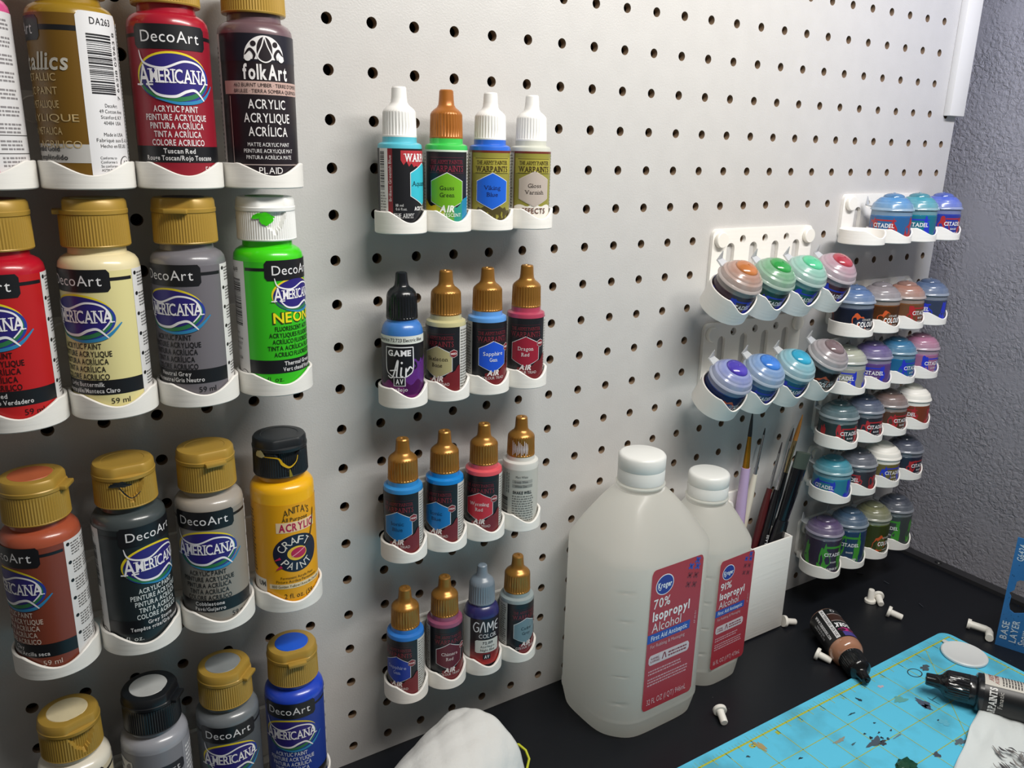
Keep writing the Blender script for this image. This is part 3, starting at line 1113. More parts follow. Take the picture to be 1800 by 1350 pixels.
def lab_aqua(D):
    D.rect(-37.6, 2, 37.6, 43.6, '#16171c', 0)
    D.strip(-10.5, 12, lambda x: 34 - .25 * x + 1.2 * sin(x * 2.3), lambda x: 42.6, '#b3343c', 1)
    D.text('WARPAINTS', 3.6, 39, 3.9, '#ecebeb', w=24, k=2, serif=True, bold=.03)
    D.hexa(4, 25, 19, 23, '#d5e6ea', 3)
    D.hexa(4, 25, 18.2, 22, '#38b8cc', 4)
    D.text('Aquamarine', 4.4, 25.5, 2.6, '#10333c', w=17.4, k=5, serif=True)
    D.rect(-24, 2, -17.8, 43.6, '#dcdad8', 1)
    D.barcode(-23.4, 22, -20, 42, '#26262a', True, 2, 3)
    D.scrib(-23.4, 3, -18.6, 21, 12, '#8a8886', 2, 3)
    D.rect(-17.8, 2, -15, 43.6, '#7d2028', 1)
    D.text('Brilliant Greenish Blue', -16.4, 28, 1.5, '#ded0d0', w=24, k=3, rot=90)
    D.text('ACRYLIC', 1.5, 12.2, 1.9, '#ecebeb', w=9, k=3, bold=.04)
    D.text('18 ml', -13.4, 14.0, 1.4, '#d0d0d0', w=4, k=3, align='l')
    D.text('0.6 fl.oz.', -13.4, 12.0, 1.4, '#d0d0d0', w=6, k=3, align='l')
    D.text('THE ARMY', -9, 8.4, 2.4, '#d0d0d0', w=11, k=3, serif=True)


def lab_fluo(D):
    D.rect(-37.6, 2, 37.6, 43.0, '#1b1c21', 0)
    D.rect(-37.6, 42.4, 37.6, 43.4, '#d2e4d0', 1)
    sideinfo_small(D)
    warpaints_head(D, '#7e2b3c', '#5a2a38')
    hex_label(D, '#6aa81e', 'Gauss', 'Green', '#1a2a10')
    top = lambda x: 12.0 + 1.0 * sin(x * .8) + .04 * x * x * (1 if x > 0 else .5)
    D.strip(-14, -6, lambda x: 2, top, '#c0a71a', 5)
    D.strip(-6, -1, lambda x: 2, top, '#9aa628', 5)
    D.strip(-1, 4, lambda x: 2, top, '#5d9a3e', 5)
    D.strip(4, 9, lambda x: 2, top, '#2c8f7e', 5)
    D.strip(9, 14, lambda x: 2, top, '#1f7fa8', 5)
    D.text('AIR', 0, 11.6, 3.4, '#eceee4', w=8.2, k=6, bold=.045, shear=.2)
    D.text('FLUORESCENT', 0, 8.2, 1.9, '#eceee4', w=16, k=6)


def lab_olive(colr, n1, n2, tcol, effects=False):
    def f(D):
        D.rect(-37.6, 2, 37.6, 43.2, '#8d8838', 0)
        D.rect(-37.6, 42.4, 37.6, 43.6, '#6a2a1e', 1)
        D.rect(-13.6, 2, -13.2, 43, '#6a2a1e', 2)
        sideinfo_small(D)
        D.rect(-12.6, 31, 12.6, 39.8, '#a39a3e', 1)
        warpaints_head(D, '#3c2c14', '#3c3418')
        if effects:
            D.strip(-13, 13, lambda x: 2, lambda x: 11.6 + 1.4 * abs(sin(x * 1.7)), '#e4dfd6', 1)
            hex_label(D, colr, n1, n2, tcol, v=22, border='#c9bfb4')
            D.text('EFFECTS', 0, 9.4, 3.0, '#5a2c1c', w=14.5, k=5, bold=.01)
        else:
            D.strip(-13, 13, lambda x: 2, lambda x: 11 + 2.5 * abs(sin(x * 1.3)) - .05 * (x * x) * .4, '#4a4220', 1)
            hex_label(D, colr, n1, n2, tcol)
            for q in range(7):
                D.blob(-9 + q * 3, 5.5 + (q % 3), .7, 1.6, '#8d8838', 2, q, .5)
    return f


def lab_gameair(D):
    D.rect(-37.6, 2, 37.6, 38.6, '#15151b', 0)
    D.rect(-37.6, 36.4, 37.6, 41.0, '#d8dcd6', 1)
    D.text('Eléctrico 72.723 Electric Blue', 0, 38.7, 1.9, '#1d1d22', w=29, k=2, bold=.01)
    D.strip(2, 20, lambda x: 6, lambda x: 16 + (x - 2) * .7, '#5a2478', 1)
    D.strip(-16, 20, lambda x: 2, lambda x: 13.5 + 1.6 * sin(x * .7), '#6a1d63', 1)
    D.blob(12, 22, 3.4, 6, '#5a2a80', 1, 4, .5)
    D.path([(-8, 34.6), (8, 34.6)], .6, '#e2e2e6', 3)
    D.path([(-8, 34.6), (-8, 22), (-5.5, 18.2), (0, 16.2), (5.5, 18.2), (8, 22), (8, 34.6)], .6, '#e2e2e6', 3)
    D.text('GAME', 0, 31.2, 3.2, '#ecebef', w=13.4, k=3, serif=True, bold=.04)
    D.path([(-7, 17.5), (-4, 17), (-.8, 27), (-1.6, 18), (-1.0, 16.6)], (.6, .8, .9, .8, .5), '#ecebef', 4)
    D.path([(-5.6, 20.6), (-1, 21.4)], .7, '#ecebef', 4)
    D.path([(1.2, 23), (.8, 18), (2, 17.4)], .9, '#ecebef', 4)
    D.ell(1.4, 25.6, .6, .7, '#ecebef', 4, n=8)
    D.path([(3.6, 17), (3.8, 22.4), (4.2, 20.5), (6.0, 23), (7.4, 21.8)], (.9, .9, .8, .9, .5), '#ecebef', 4)
    D.rect(-3.4, 11.6, 3.4, 17.2, '#d7d6da', 4)
    D.rect(-2.9, 12.1, 2.9, 16.7, '#19191d', 5)
    D.text('AV', 0, 14.4, 3.0, '#ecebef', w=4.2, k=6, bold=.03)
    D.text('vallejo', 0, 9.6, 2.2, '#d7d6da', w=9, k=3, serif=True)


def lab_gamecolor(D):
    D.rect(-37.6, 2, 37.6, 41, '#1d1219', 0)
    D.rect(-37.6, 2, -11.5, 41, '#c9c8c6', 1)
    for q in range(8):
        D.rect(-11.5, 6 + q * 2.3, 16, 8.3 + q * 2.3, ('#a5201c', '#98201e', '#8a1f20', '#781d20', '#651b20', '#521920', '#3f161d', '#2d141b')[q], 2)
    D.path([(-5.0, 37.8), (-7.2, 38.6), (-8.9, 35), (-7.6, 31.8), (-5.6, 32.4), (-5.4, 34.8), (-6.8, 35)], .75, '#dcdade', 3)
    D.path([(-4.4, 31.2), (-2.2, 39.2), (-.8, 31.2)], .75, '#dcdade', 3)
    D.path([(.6, 31.2), (1.0, 38.5), (2.8, 34), (4.6, 38.5), (5.0, 31.2)], .75, '#dcdade', 3)
    D.path([(9.4, 38.5), (6.8, 37), (6.8, 32.6), (9.4, 31.2)], .75, '#dcdade', 3)
    D.path([(6.8, 35), (9, 35)], .7, '#dcdade', 3)
    D.text('COLOR', 1.2, 28.2, 3.0, '#dcdade', w=12.6, k=3, serif=True)
    D.rrect(-7.6, 15.4, 9.6, 25.2, .8, '#c9c9c4', 4)
    D.text('72.019', 1, 22.9, 1.9, '#1d1d22', w=7.2, k=5, bold=.03)
    D.text('Azul Negro', 1, 20.1, 1.7, '#1d1d22', w=10, k=5)
    D.text('Night Blue', 1, 17.4, 1.7, '#1d1d22', w=10, k=5)
    D.rect(-2.2, 10.2, 3.0, 14.0, '#1a1416', 4)
    D.text('AV', .4, 12.1, 2.4, '#dcdade', w=3.4, k=5, bold=.03)


def lab_white(D):
    D.rect(-37.6, 2, 37.6, 41.5, '#b9b9b2', 0)
    D.barcode(-14, 4, -7.4, 22, '#2c2c2c', True, 1, 9)
    D.text('Matt White', 2.4, 37, 1.6, '#4a4a48', w=8, k=2, align='c')
    D.rect(-4, 32.4, 10, 34.8, '#9b9b96', 1)
    D.text('Greedy White', 2, 33.6, 1.5, '#4a4a48', w=9, k=2)
    D.rect(-4, 29.4, 10, 31.6, '#8d8d88', 1)
    D.text('White Zinc', 2, 30.5, 1.5, '#4a4a48', w=8, k=2)
    D.text('SHAKE WELL', 3, 26.0, 2.0, '#232325', w=13, k=2, bold=.04)
    D.scrib(-4, 5, 11, 24, 11, '#6c6c68', 1, 7)
    D.text('VARNISH', -12, 32, 2.0, '#5a5a58', w=12, k=2, rot=90)
    D.scrib(-9, 25, -6, 40, 2, '#6c6c68', 1, 4, vert=True)


BR = BRONZE
WH = ('#ECEBE8', .34, 0)
for_B = [
    (0, 0, '#58b9cc', 52, WH, 0, lab_aqua, 'dropper bottle of pale aqua paint with white cap and bar code side strip'),
    (0, 1, '#3fbf52', 2, ('#A8672A', .32, .25), 0, lab_fluo, 'dropper bottle of bright green paint with orange brown cap'),
    (0, 2, '#2a66cc', 9, WH, 0, lab_olive('#1a5ecc', 'Viking', 'Blue', '#10205a'), 'dropper bottle with olive label and blue hexagon, white cap'),
    (0, 3, '#c4c6bb', 14, WH, 0, lab_olive('#b5a9a0', 'Gloss', 'Varnish', '#2a221e', True), 'dropper bottle with olive label and pale beige hexagon, white cap'),
    (1, 0, '#3b76c0', -9, ('#15181c', .22, 0), 1, lab_gameair, 'dropper bottle of blue paint with black cap and purple label'),
    (1, 1, '#bcb68a', -25, BR, 0, lab_air('#aea579', 'Skeleton', 'Bone', '#2f2a18'), 'bronze capped dropper bottle with a bone coloured hexagon'),
    (1, 2, '#5a96d8', 20, BR, 0, lab_air('#1d50c8', 'Sapphire', 'Gem', '#e2e4ea'), 'bronze capped dropper bottle of light blue paint with royal blue hexagon, second rack'),
    (1, 3, '#a83e58', 2, BR, 0, lab_air('#951f34', 'Dragon', 'Red', '#e2dcdc'), 'bronze capped dropper bottle with a dark red hexagon, last on the second rack'),
    (2, 0, '#2d86c8', -18, BR, 0, lab_air('#1b72b4', 'Ionic', 'Blue', '#0e3a60', 'HIGH'), 'bronze capped dropper bottle with a bright blue hexagon, first on the third rack'),
    (2, 1, '#1480cc', -25, BR, 0, lab_air('#1a78c0', 'Ionic', 'Blue', '#0e3a60', 'HIGH'), 'bronze capped dropper bottle with a bright blue hexagon, second on the third rack'),
    (2, 2, '#d2545e', -12, BR, 0, lab_air('#c0303e', 'Wyrmling', 'Red', '#e6dcdc', 'HIGH'), 'bronze capped dropper bottle of coral paint with a light red hexagon'),
    (2, 3, '#cfcfca', -5, BR, 0, lab_white, 'dropper bottle with white paper label and bronze cap streaked with white paint'),
    (3, 0, '#2c74c4', -29, BR, 0, lab_air('#17389c', 'Sapphire', 'Gem', '#aeb8dc', 'BASE'), 'bronze capped dropper bottle with a navy blue hexagon, first on the lowest rack'),
    (3, 1, '#8a4a66', 16, BR, 0, lab_air('#5c1828', 'Chimera', 'Red', '#d8cccc', 'BASE'), 'bronze capped dropper bottle of plum paint with a maroon hexagon'),
    (3, 2, '#2b2a62', 17, ('#74808c', .3, 0), 1, lab_gamecolor, 'dropper bottle of dark navy paint with grey cap and red to black label'),
    (3, 3, '#8e9a9c', 36, BR, 0, lab_air('#6c8590', 'Cadre', 'Grey', '#22303a', 'MID'), 'bronze capped dropper bottle with a blue grey hexagon, last on the lowest rack'),
]
for ri, sl, colr, alpha, cp, val, fn, lab in for_B:
    X, Y = BXs[ri] + sl * 28.7, -20.9
    o = thing('dropper_bottle', lab, 'paint bottle', (X, Y, BZ[ri] + 1.55), group='dropper bottles on the pegboard')
    link('body', BODYV if val else BODYD, o, m=mat(colr, .3, sss=.15, coat=.2))
    D = Deco(12.02)
    fn(D)
    a0 = az(X, Y)
    D.build('label', o, (0, 0, 0), rad(a0 + alpha))
    c = link('dropper_cap', VCAP if val else DCAP, o, (0, 0, 49.4), m=mat(cp[0], cp[1], metal=cp[2], name='dropper_cap_plastic'))
    if (ri, sl) == (2, 3):
        D = Deco(9.16)
        for q in range(11):
            D.path([(-5 + q, 1.2 + (q * 7 % 3)), (-5 + q + .2, 6), (-5 + q, 11.6 - (q * 5 % 4))], (.3, .62, .3), '#d9d2d4', 1)
        D.build('paint_streaks', c, (0, 0, 0), rad(a0 - 4))

# ================================================================== ROUND PAINT POTS
M_milk = '#B7BBBE'


def mixh(a, b, t):
    A_ = [int(a[i:i + 2], 16) for i in (1, 3, 5)]
    B_ = [int(b[i:i + 2], 16) for i in (1, 3, 5)]
    return '#' + ''.join('%02x' % int(x * (1 - t) + y * t) for x, y in zip(A_, B_))


POT = {}
LM = {}


def lidmat(inner, outer):
    """milky lid plastic, the dried paint inside it thinning out towards the rim"""
    if (inner, outer) in LM:
        return LM[(inner, outer)]
    mt = mat(inner, .24, sss=.35, coat=.45, trans=.18).copy()
    mt.name = 'milky_lid_plastic'
    nt = mt.node_tree
    b = nt.nodes['Principled BSDF']
    tc = nt.nodes.new('ShaderNodeTexCoord')
    sx = nt.nodes.new('ShaderNodeSeparateXYZ')
    cx = nt.nodes.new('ShaderNodeCombineXYZ')
    ln = nt.nodes.new('ShaderNodeVectorMath')
    ln.operation = 'LENGTH'
    no = nt.nodes.new('ShaderNodeTexNoise')
    no.inputs['Scale'].default_value = 140
    no.inputs['Detail'].default_value = 3
    ma = nt.nodes.new('ShaderNodeMath')
    ma.operation = 'MULTIPLY_ADD'
    ma.inputs[1].default_value = .008
    mr = nt.nodes.new('ShaderNodeMapRange')
    mr.inputs[1].default_value = .0155
    mr.inputs[2].default_value = .0205
    mx = nt.nodes.new('ShaderNodeMix')
    mx.data_type = 'RGBA'
    mx.inputs[6].default_value = lin(inner)
    mx.inputs[7].default_value = lin(outer)
    L = nt.links.new
    L(tc.outputs['Object'], sx.inputs[0])
    L(sx.outputs[0], cx.inputs[0])
    L(sx.outputs[1], cx.inputs[1])
    L(cx.outputs[0], ln.inputs[0])
    L(tc.outputs['Object'], no.inputs['Vector'])
    L(no.outputs['Fac'], ma.inputs[0])
    L(ln.outputs['Value'], ma.inputs[2])
    L(ma.outputs[0], mr.inputs[0])
    L(mr.outputs[0], mx.inputs[0])
    L(mx.outputs[2], b.inputs['Base Color'])
    LM[(inner, outer)] = mt
    return mt



def pot_meshes(hb_):
    if hb_ in POT:
        return POT[hb_]
    body = MB().lathe([(0, .6), (12, .6), (14.4, 0), (15.7, 1.2), (16.0, 3), (16.0, hb_), (15.7, hb_ + .4)], 40, M_pla).mesh('body')
    collar = MB().lathe([(15.9, 0), (16.1, .3), (15.9, 3.4), (16.2, 4.3), (15.9, 4.9), (14.6, 5.0)], 40, M_pla).mesh('collar')
    k, q = .905, .86

    def sc(P):
        return [(r * k, z * q) for r, z in P]
    lidm = MB().lathe(sc([(15, .4), (17.6, -.2), (17.9, .6), (17.6, 1.4), (17.2, 3.6), (16.5, 5.2), (15.6, 6.0), (15.0, 6.5), (14.7, 7.2), (13.8, 8.3), (12.9, 8.9), (12.5, 9.4), (11.2, 10.4), (9.9, 10.8), (9.3, 11.0)]), 48, M_pla).mesh('lid', 18)
    disc = MB().lathe(sc([(9.3, -.6), (9.1, .6), (8.3, 1.8), (6, 3.0), (3, 3.6), (1.0, 3.8), (.9, 4.1), (.5, 4.3), (0, 4.3)]), 32, M_pla).mesh('lid_dome', 40)
    rim = MB().lathe(sc([(16.4, .6), (17.2, -.6), (18.6, -1.3), (19.0, -1.0), (18.8, -.2), (18.0, .9), (17.3, 1.6)]), 48, M_pla).mesh('lid_rim', 50)
    POT[hb_] = (body, collar, lidm, disc, rim)
    return POT[hb_]


TABM = MB()
TABM.add([(-5, 14.5, 0), (5, 14.5, 0), (3.2, 21.5, 1.4), (-3.2, 21.5, 1.4), (-5, 14.5, 1.6), (5, 14.5, 1.6), (3.2, 21.5, 2.6), (-3.2, 21.5, 2.6)],
         [(0, 1, 2, 3), (4, 7, 6, 5), (0, 4, 5, 1), (3, 2, 6, 7), (1, 5, 6, 2), (0, 3, 7, 4)], M_pla)
TABM.add([(-3.4, 20.6, 1.5), (3.4, 20.6, 1.5), (0, 21.6, 9.0), (-3.2, 21.8, 1.5), (3.2, 21.8, 1.5), (0, 22.2, 9)],
         [(0, 1, 2), (3, 5, 4), (0, 2, 5, 3), (1, 4, 5, 2), (0, 3, 4, 1)], M_pla)
TABM = TABM.mesh('opening_tab')


def pot_label(D, style, bg, hb_, seed):
    """style: ('base','#b02020') etc.; splatter panel with the maker's lettering"""
    kind, ac = style
    top = hb_ - .8
    D.rect(-46, 2, 46, top, bg, 0)
    if kind == 'contrast':
        D.rect(-46, 2, 46, top, bg, 0)
        for cu in (-28, 2, 30):
            D.blob(cu, top * .42, 6.4, min(8.5, top * .4), ac, 1, seed + cu, .22, n=34)
            D.blob(cu + 1.5, top * .42, 4.4, min(6.4, top * .3), bg, 2, seed + cu + 1, .15)
        D.text('CITADEL', 9, top * .62, 1.6, '#e4e0dc', w=9, k=4, serif=True)
        D.text('COLOUR', 9, top * .44, 4.0, '#ecebea', w=17, k=4, bold=.04)
        D.text('CONTRAST', 10, top * .24, 1.3, '#e4e0dc', w=8, k=4)
        D.text('BLACK LEGION' if seed % 2 else 'SNAKEBITE', 10, top * .12 + .6, 1.5, '#ecebea', w=11, k=4, bold=.03)
        return
    for cu in (-32, 0, 32):
        D.blob(cu - 3, top * .5, 4.2, top * .42, ac, 1, seed + cu, .4, n=30)
        D.blob(cu + 13, top * .5, 2.8, top * .38, ac, 1, seed + cu + 5, .5, n=30)
        D.blob(cu - 7, top * .3, 1.6, 2.2, ac, 1, seed + cu + 9, .5)
    D.rect(-2, top * .82, 15, top * .88, ac, 1)
    D.text('CITADEL', 5.5, top * .64, 3.2, '#e4e4e6', w=17, k=3, serif=True, bold=.02)
    D.text({'base': 'BASE', 'layer': 'LAYER', 'shade': 'SHADE', 'tech': 'TECHNICAL'}[kind], 6, top * .42, 1.5, '#d8d8da', w=6, k=3, bold=.02)
    D.text(('CALIBAN GREEN', 'KANTOR BLUE', 'ABADDON', 'CALEDOR SKY', 'TEMPLE GUARD', 'DRUCHII')[seed % 6], 6, top * .22, 2.0, '#e4e4e6', w=14, k=3, bold=.03)


def make_pot(parent_loc, rot, colr, lidc, style, hb_, alpha, lab, group, tabdir=0, whitelid=False, domec=None, milk=0.0):
    o = thing('paint_pot', lab, 'paint pot', parent_loc, rot, group)
    body, collar, lidm, disc, rim = pot_meshes(hb_)
    X, Y = parent_loc[0], parent_loc[1]
    a0 = az(X, Y)
    link('body', body, o, m=mat(colr, .22, sss=.1, coat=.5, var=.12))
    D = Deco(16.02)
    pot_label(D, style, mixh(colr, '#0c0c14', .22), hb_, int(abs(X * 3 + parent_loc[2])) % 97)
    D.build('label', o, (0, 0, 0), rad(a0 + alpha))
    if whitelid:
        ml = mat('#E6E3DA', .4, sss=.1)
        link('collar', collar, o, (0, 0, hb_), m=ml)
        l_ = link('lid', lidm, o, (0, 0, hb_ + 5.2), m=ml)
        link('lid_rim', rim, l_, (0, 0, 0), m=ml)
        link('lid_dome', disc, l_, (0, 0, 9.46), m=ml)
    else:
        domec = domec or lidc
        link('collar', collar, o, (0, 0, hb_), m=mat(mixh(M_milk, mixh(colr, domec, .5), .3 + milk * .6), .25, sss=.3, trans=.15, coat=.3))
        l_ = link('lid', lidm, o, (0, 0, hb_ + 5.2), m=lidmat(mixh('#A9AEB8', lidc, .62 + milk), mixh('#BDC1C6', lidc, .3 + milk)))
        link('lid_rim', rim, l_, (0, 0, 0), m=mat(mixh('#C4C8CC', lidc, .25 + milk * .5), .25, sss=.4, trans=.2, coat=.4))
        link('lid_dome', disc, l_, (0, 0, 9.46), m=mat(mixh(domec, '#B9BEC4', .12), .2, sss=.25, coat=.6, var=.25))
        if tabdir is not None:
            t_ = link('opening_tab', TABM, l_, (0, 0, 0), m=mat('#C9CCD0', .25, sss=.3, trans=.3))
            t_.rotation_euler = (0, 0, rad(tabdir))
    return o


RED, BLU, ORG, GRN = '#a3262b', '#2434b8', '#c8562a', '#3f8f2e'
H = 20.6
gC = 'round paint pots in the corner racks'
PC = [
    # rack, slot, paint, lid tint, style, height, turn, white lid, label
    (0, 1, '#2f6fae', '#4a8ecb', ('base', RED), H, -38, 0, 'mid blue paint pot with red splatter label, first filled pocket of the top corner rack'),
    (0, 2, '#16829a', '#3d9cb0', ('layer', BLU), H, -12, 0, 'teal paint pot between two blue ones on the top corner rack'),
    (0, 3, '#2b3fae', '#4a63d0', ('base', RED), H, 25, 0, 'cobalt blue paint pot at the end of the top corner rack'),
    (1, 0, '#26324c', '#4a6a9e', ('contrast', ORG), H + 1.5, 14, 0, 'dark navy paint pot with orange swirl label on the second corner rack'),
    (1, 1, '#7c4a24', '#8c8284', ('contrast', ORG), H + 1.5, 16, 0, 'amber brown paint pot with orange swirl label and clear lid'),
    (1, 2, '#7e5230', '#a87460', ('base', RED), H, 40, 0, 'tan brown paint pot with a peach lid and red splatter'),
    (1, 3, '#3a4660', '#4c6288', ('layer', BLU), H, -42, 0, 'slate blue paint pot at the end of the second corner rack'),
    (2, 0, '#aeb0a4', '#b4b6a2', ('shade', BLU), H, -20, 0, 'off-white paint pot with a bar code, behind the brown tilted pot'),
    (2, 1, '#6a4a92', '#5c4a86', ('layer', BLU), H, -8, 0, 'purple paint pot on the third corner rack'),
    (2, 2, '#2074a8', '#2a6f9c', ('layer', BLU), H, 40, 0, 'azure paint pot between the purple and the pink one'),
    (2, 3, '#b878a2', '#b5708e', ('layer', BLU), H, 32, 0, 'pink paint pot, last on the third corner rack'),
    (3, 0, '#243a3a', '#34545a', ('base', RED), H, 22, 0, 'dark green paint pot with red label, first on the fourth corner rack'),
    (3, 1, '#2b2c34', '#3c4660', ('base', RED), H, 26, 0, 'black paint pot with navy tinted lid, second on the fourth corner rack'),
    (3, 2, '#5f3c26', '#7a6058', ('base', RED), H, 34, 0, 'bronze brown paint pot with a copper tinted lid'),
    (3, 3, '#8c4020', '#E6E3DA', ('base', RED), H, -30, 1, 'rust orange paint pot with opaque white lid'),
    (4, 0, '#2f92b0', '#2f8ea4', ('layer', BLU), H, -40, 0, 'turquoise paint pot, first on the fifth corner rack'),
    (4, 1, '#39343a', '#50525e', ('base', RED), H, -40, 0, 'charcoal paint pot with a grey lid beside the turquoise one'),
    (4, 2, '#7d7038', '#E6E3DA', ('layer', BLU), H, 28, 1, 'olive gold paint pot with opaque white lid'),
    (4, 3, '#22263a', '#34394c', ('base', RED), H, 40, 0, 'blue-black paint pot at the end of the fifth corner rack'),
    (5, 0, '#3c3048', '#54406c', ('shade', GRN), 35, 20, 0, 'tall dark purple paint pot with green splatter label'),
    (5, 1, '#25446a', '#34506e', ('shade', GRN), 35, -8, 0, 'tall dark blue paint pot with green splatter label'),
    (5, 2, '#5e6a2e', '#7a7a52', ('contrast', ORG), 33, 28, 0, 'tall moss green paint pot with orange swirl label'),
    (5, 3, '#4a5250', '#3a3f4c', ('tech', GRN), 33, -30, 0, 'tall clear paint pot with green splatter at the end of the lowest corner rack'),
]
for ri, sl, colr, lidc, st, hb_, al, wl, lab in PC:
    make_pot((CX[ri] + sl * 36.5, -30.1, CZ[ri] + 1.6), (0, 0, 0), colr, lidc, st, hb_, al, lab, gC, tabdir=12 if not wl else None, whitelid=wl,
             domec=mixh(lidc, '#10141c', .25), milk=.26)
PD = [
    (0, 0, '#4c3440', '#b4785c', '#b4662c', 'copper topped paint pot, first on the upper tilted rack'),
    (0, 1, '#16463a', '#5ca86a', '#1f9038', 'emerald green topped paint pot on the upper tilted rack'),
    (0, 2, '#15716c', '#86d0b4', '#4cc08c', 'mint green topped paint pot on the upper tilted rack'),
    (0, 3, '#5a1626', '#c08a98', '#a82a3a', 'crimson topped paint pot, last on the upper tilted rack'),
    (1, 0, '#1c3c8c', '#7c8cd8', '#3a2aa8', 'indigo topped paint pot, first on the lower tilted rack'),
    (1, 1, '#184f94', '#6c9cdc', '#2d74d4', 'sky blue topped paint pot, second on the lower tilted rack'),
    (1, 2, '#146c90', '#74c4d4', '#1f9cc4', 'cyan topped paint pot, third on the lower tilted rack'),
    (1, 3, '#3c2a28', '#9a8686', '#6e585c', 'mauve brown topped paint pot, last on the lower tilted rack'),
]
DX, DZ = (284.7, 285.6), (-173.7, -247.1)
for ri, sl, colr, lidc, dome, lab in PD:
    lift = 1.6
    rise = 5.5 if ri == 1 and sl == 3 else 0
    loc = (DX[ri] + sl * 35.9, -30.4 - sin(DT) * (lift + rise), DZ[ri] + cos(DT) * (lift + rise))
    make_pot(loc, (DT, 0, 0), colr, lidc, ('contrast' if (ri == 1 and sl in (0, 3)) else 'layer', ORG if (ri == 1 and sl in (0, 3)) else BLU), 21.8, 10, lab,
             'round paint pots in the tilted racks', tabdir=14, domec=dome)

# ================================================================== ALCOHOL BOTTLES
M_hdpe = mat('#F0EFE8', .33, sss=1.0, name='milky_bottle_plastic', sr=7.0, coat=.15)
_nt = M_hdpe.node_tree
_b = _nt.nodes['Principled BSDF']
_b.inputs['Subsurface Weight'].default_value = 0
_tr = _nt.nodes.new('ShaderNodeBsdfTranslucent')
_tr.inputs[0].default_value = (.99, .98, .945, 1)
_mx = _nt.nodes.new('ShaderNodeMixShader')
_mx.inputs[0].default_value = .7
_nt.links.new(_b.outputs[0], _mx.inputs[1])
_nt.links.new(_tr.outputs[0], _mx.inputs[2])
_nt.links.new(_mx.outputs[0], _nt.nodes['Material Output'].inputs[0])
M_hcap = mat('#DCDDDA', .35, sss=.5, name='milky_cap_plastic', sr=1.5)


def alcohol(name, label, loc, rotz, W, Dp, Hs, Hn, rn, neck_off, big, labelfn):
    """square jug: W x Dp footprint, shoulder starts at Hs, neck starts at Hn"""
    o = thing(name, label, 'bottle', loc, (0, 0, rotz))
    n = 96
    ch = 16.0 if big else 12.0

    def sect(z):
        """chamfer-cornered rounded rectangle radius at each angle"""
        s_ = 1.0
        if z < 14:
            s_ = 1 - .055 * (1 - z / 14) ** 1.1
        if 13 < z < 15.5:
            s_ = 1.006
        pts = []
        for k in range(n):
            a = 2 * pi * (k + .5) / n
            c_, sn = cos(a), sin(a)
            hx, hy = W / 2 * s_, Dp / 2 * s_
            r = 1 / ((abs(c_ / hx) ** 12 + abs(sn / hy) ** 12) ** (1 / 12))
            # 45 degree chamfer
            dch = (hx + hy - ch) / (abs(c_) + abs(sn))
            p_ = 14
            rc = 1 / ((1 / r) ** p_ + (1 / dch) ** p_) ** (1 / p_)
            x_, y_ = rc * c_, rc * sn
            # moulded ribs in the chamfers
            if 30 < z < Hs - 4 and abs(abs(x_) / hx - abs(y_) / hy) < .17:
                ph = ((z - 30) % 22) / 22
                if ph < .1:
                    rc -= .8
            pts.append((rc * c_, rc * sn))
        return pts
    zs = [0, .6, 1.6, 3.2, 6]
    z = 6
    while z < Hs - 1:
        z += 1.15
        zs.append(z)
    v, f = [], []
    for z in zs:
        P = sect(z)
        if z == 0:
            P = [(x * .93, y * .93) for x, y in P]
        v += [(x, y, z) for x, y in P]
    # shoulders: soft cone from the square section to the round neck
    K = 14
    for i in range(1, K + 1):
        t = i / K
        z = Hs + (Hn - Hs) * (t ** 1.0)
        q = 1 - (1 - (1 - t) ** 1.25) if False else t
        bulge = math.sqrt(max(0, 1 - (q * .985) ** 2.4))
        s_ = (1 - q) * .82 + .18 * bulge
        P = sect(Hs)
        for k in range(n):
            a = 2 * pi * (k + .5) / n
            x, y = P[k]
            cx_, cy_ = rn * 1.02 * cos(a), rn * 1.02 * sin(a)
            v.append((cx_ + (x - cx_) * s_ + neck_off[0] * (1 - s_), cy_ + (y - cy_) * s_ + neck_off[1] * (1 - s_), z))
    rows = len(v) // n
    for j in range(rows - 1):
        for k in range(n):
            k2 = (k + 1) % n
            f.append((j * n + k, j * n + k2, (j + 1) * n + k2, (j + 1) * n + k))
    f.append(tuple(range(n))[::-1])
    mb = MB()
    mb.add(v, f, M_hdpe)
    T = Matrix.Translation((neck_off[0], neck_off[1], Hn))
    mb.lathe([(rn, 0), (rn, 2.5), (rn + 1.6, 3.0), (rn + 1.8, 4.2), (rn + .6, 5.0), (rn - .6, 5.2), (rn - .6, 8), (0, 8)], 48, M_hdpe, M=T)
    mb.build('body', o, angle=32)

    def rf(a, i, r, z):
        return r - (.22 * (int(round(a / (2 * pi) * 96)) % 2) if 1 < z < (9 if big else 8) else 0)
    hc = 20.5 if big else 18.5
    rc = rn + .9
    MB().lathe([(rc - 1, 0), (rc, 0), (rc, hc * .45), (rc - .25, hc * .47), (rc + .1, hc * .5), (rc + .1, hc - 2), (rc - .8, hc - .6), (rc - 2.2, hc), (0, hc - .2)], 96, M_hcap, rf).build(
        'screw_cap', o, (neck_off[0], neck_off[1], Hn + 5.4))
    # front panel label
    D = Deco(None)
    labelfn(D)
    D.build('label', o, (0, -Dp / 2 - .02, 0))
    return o


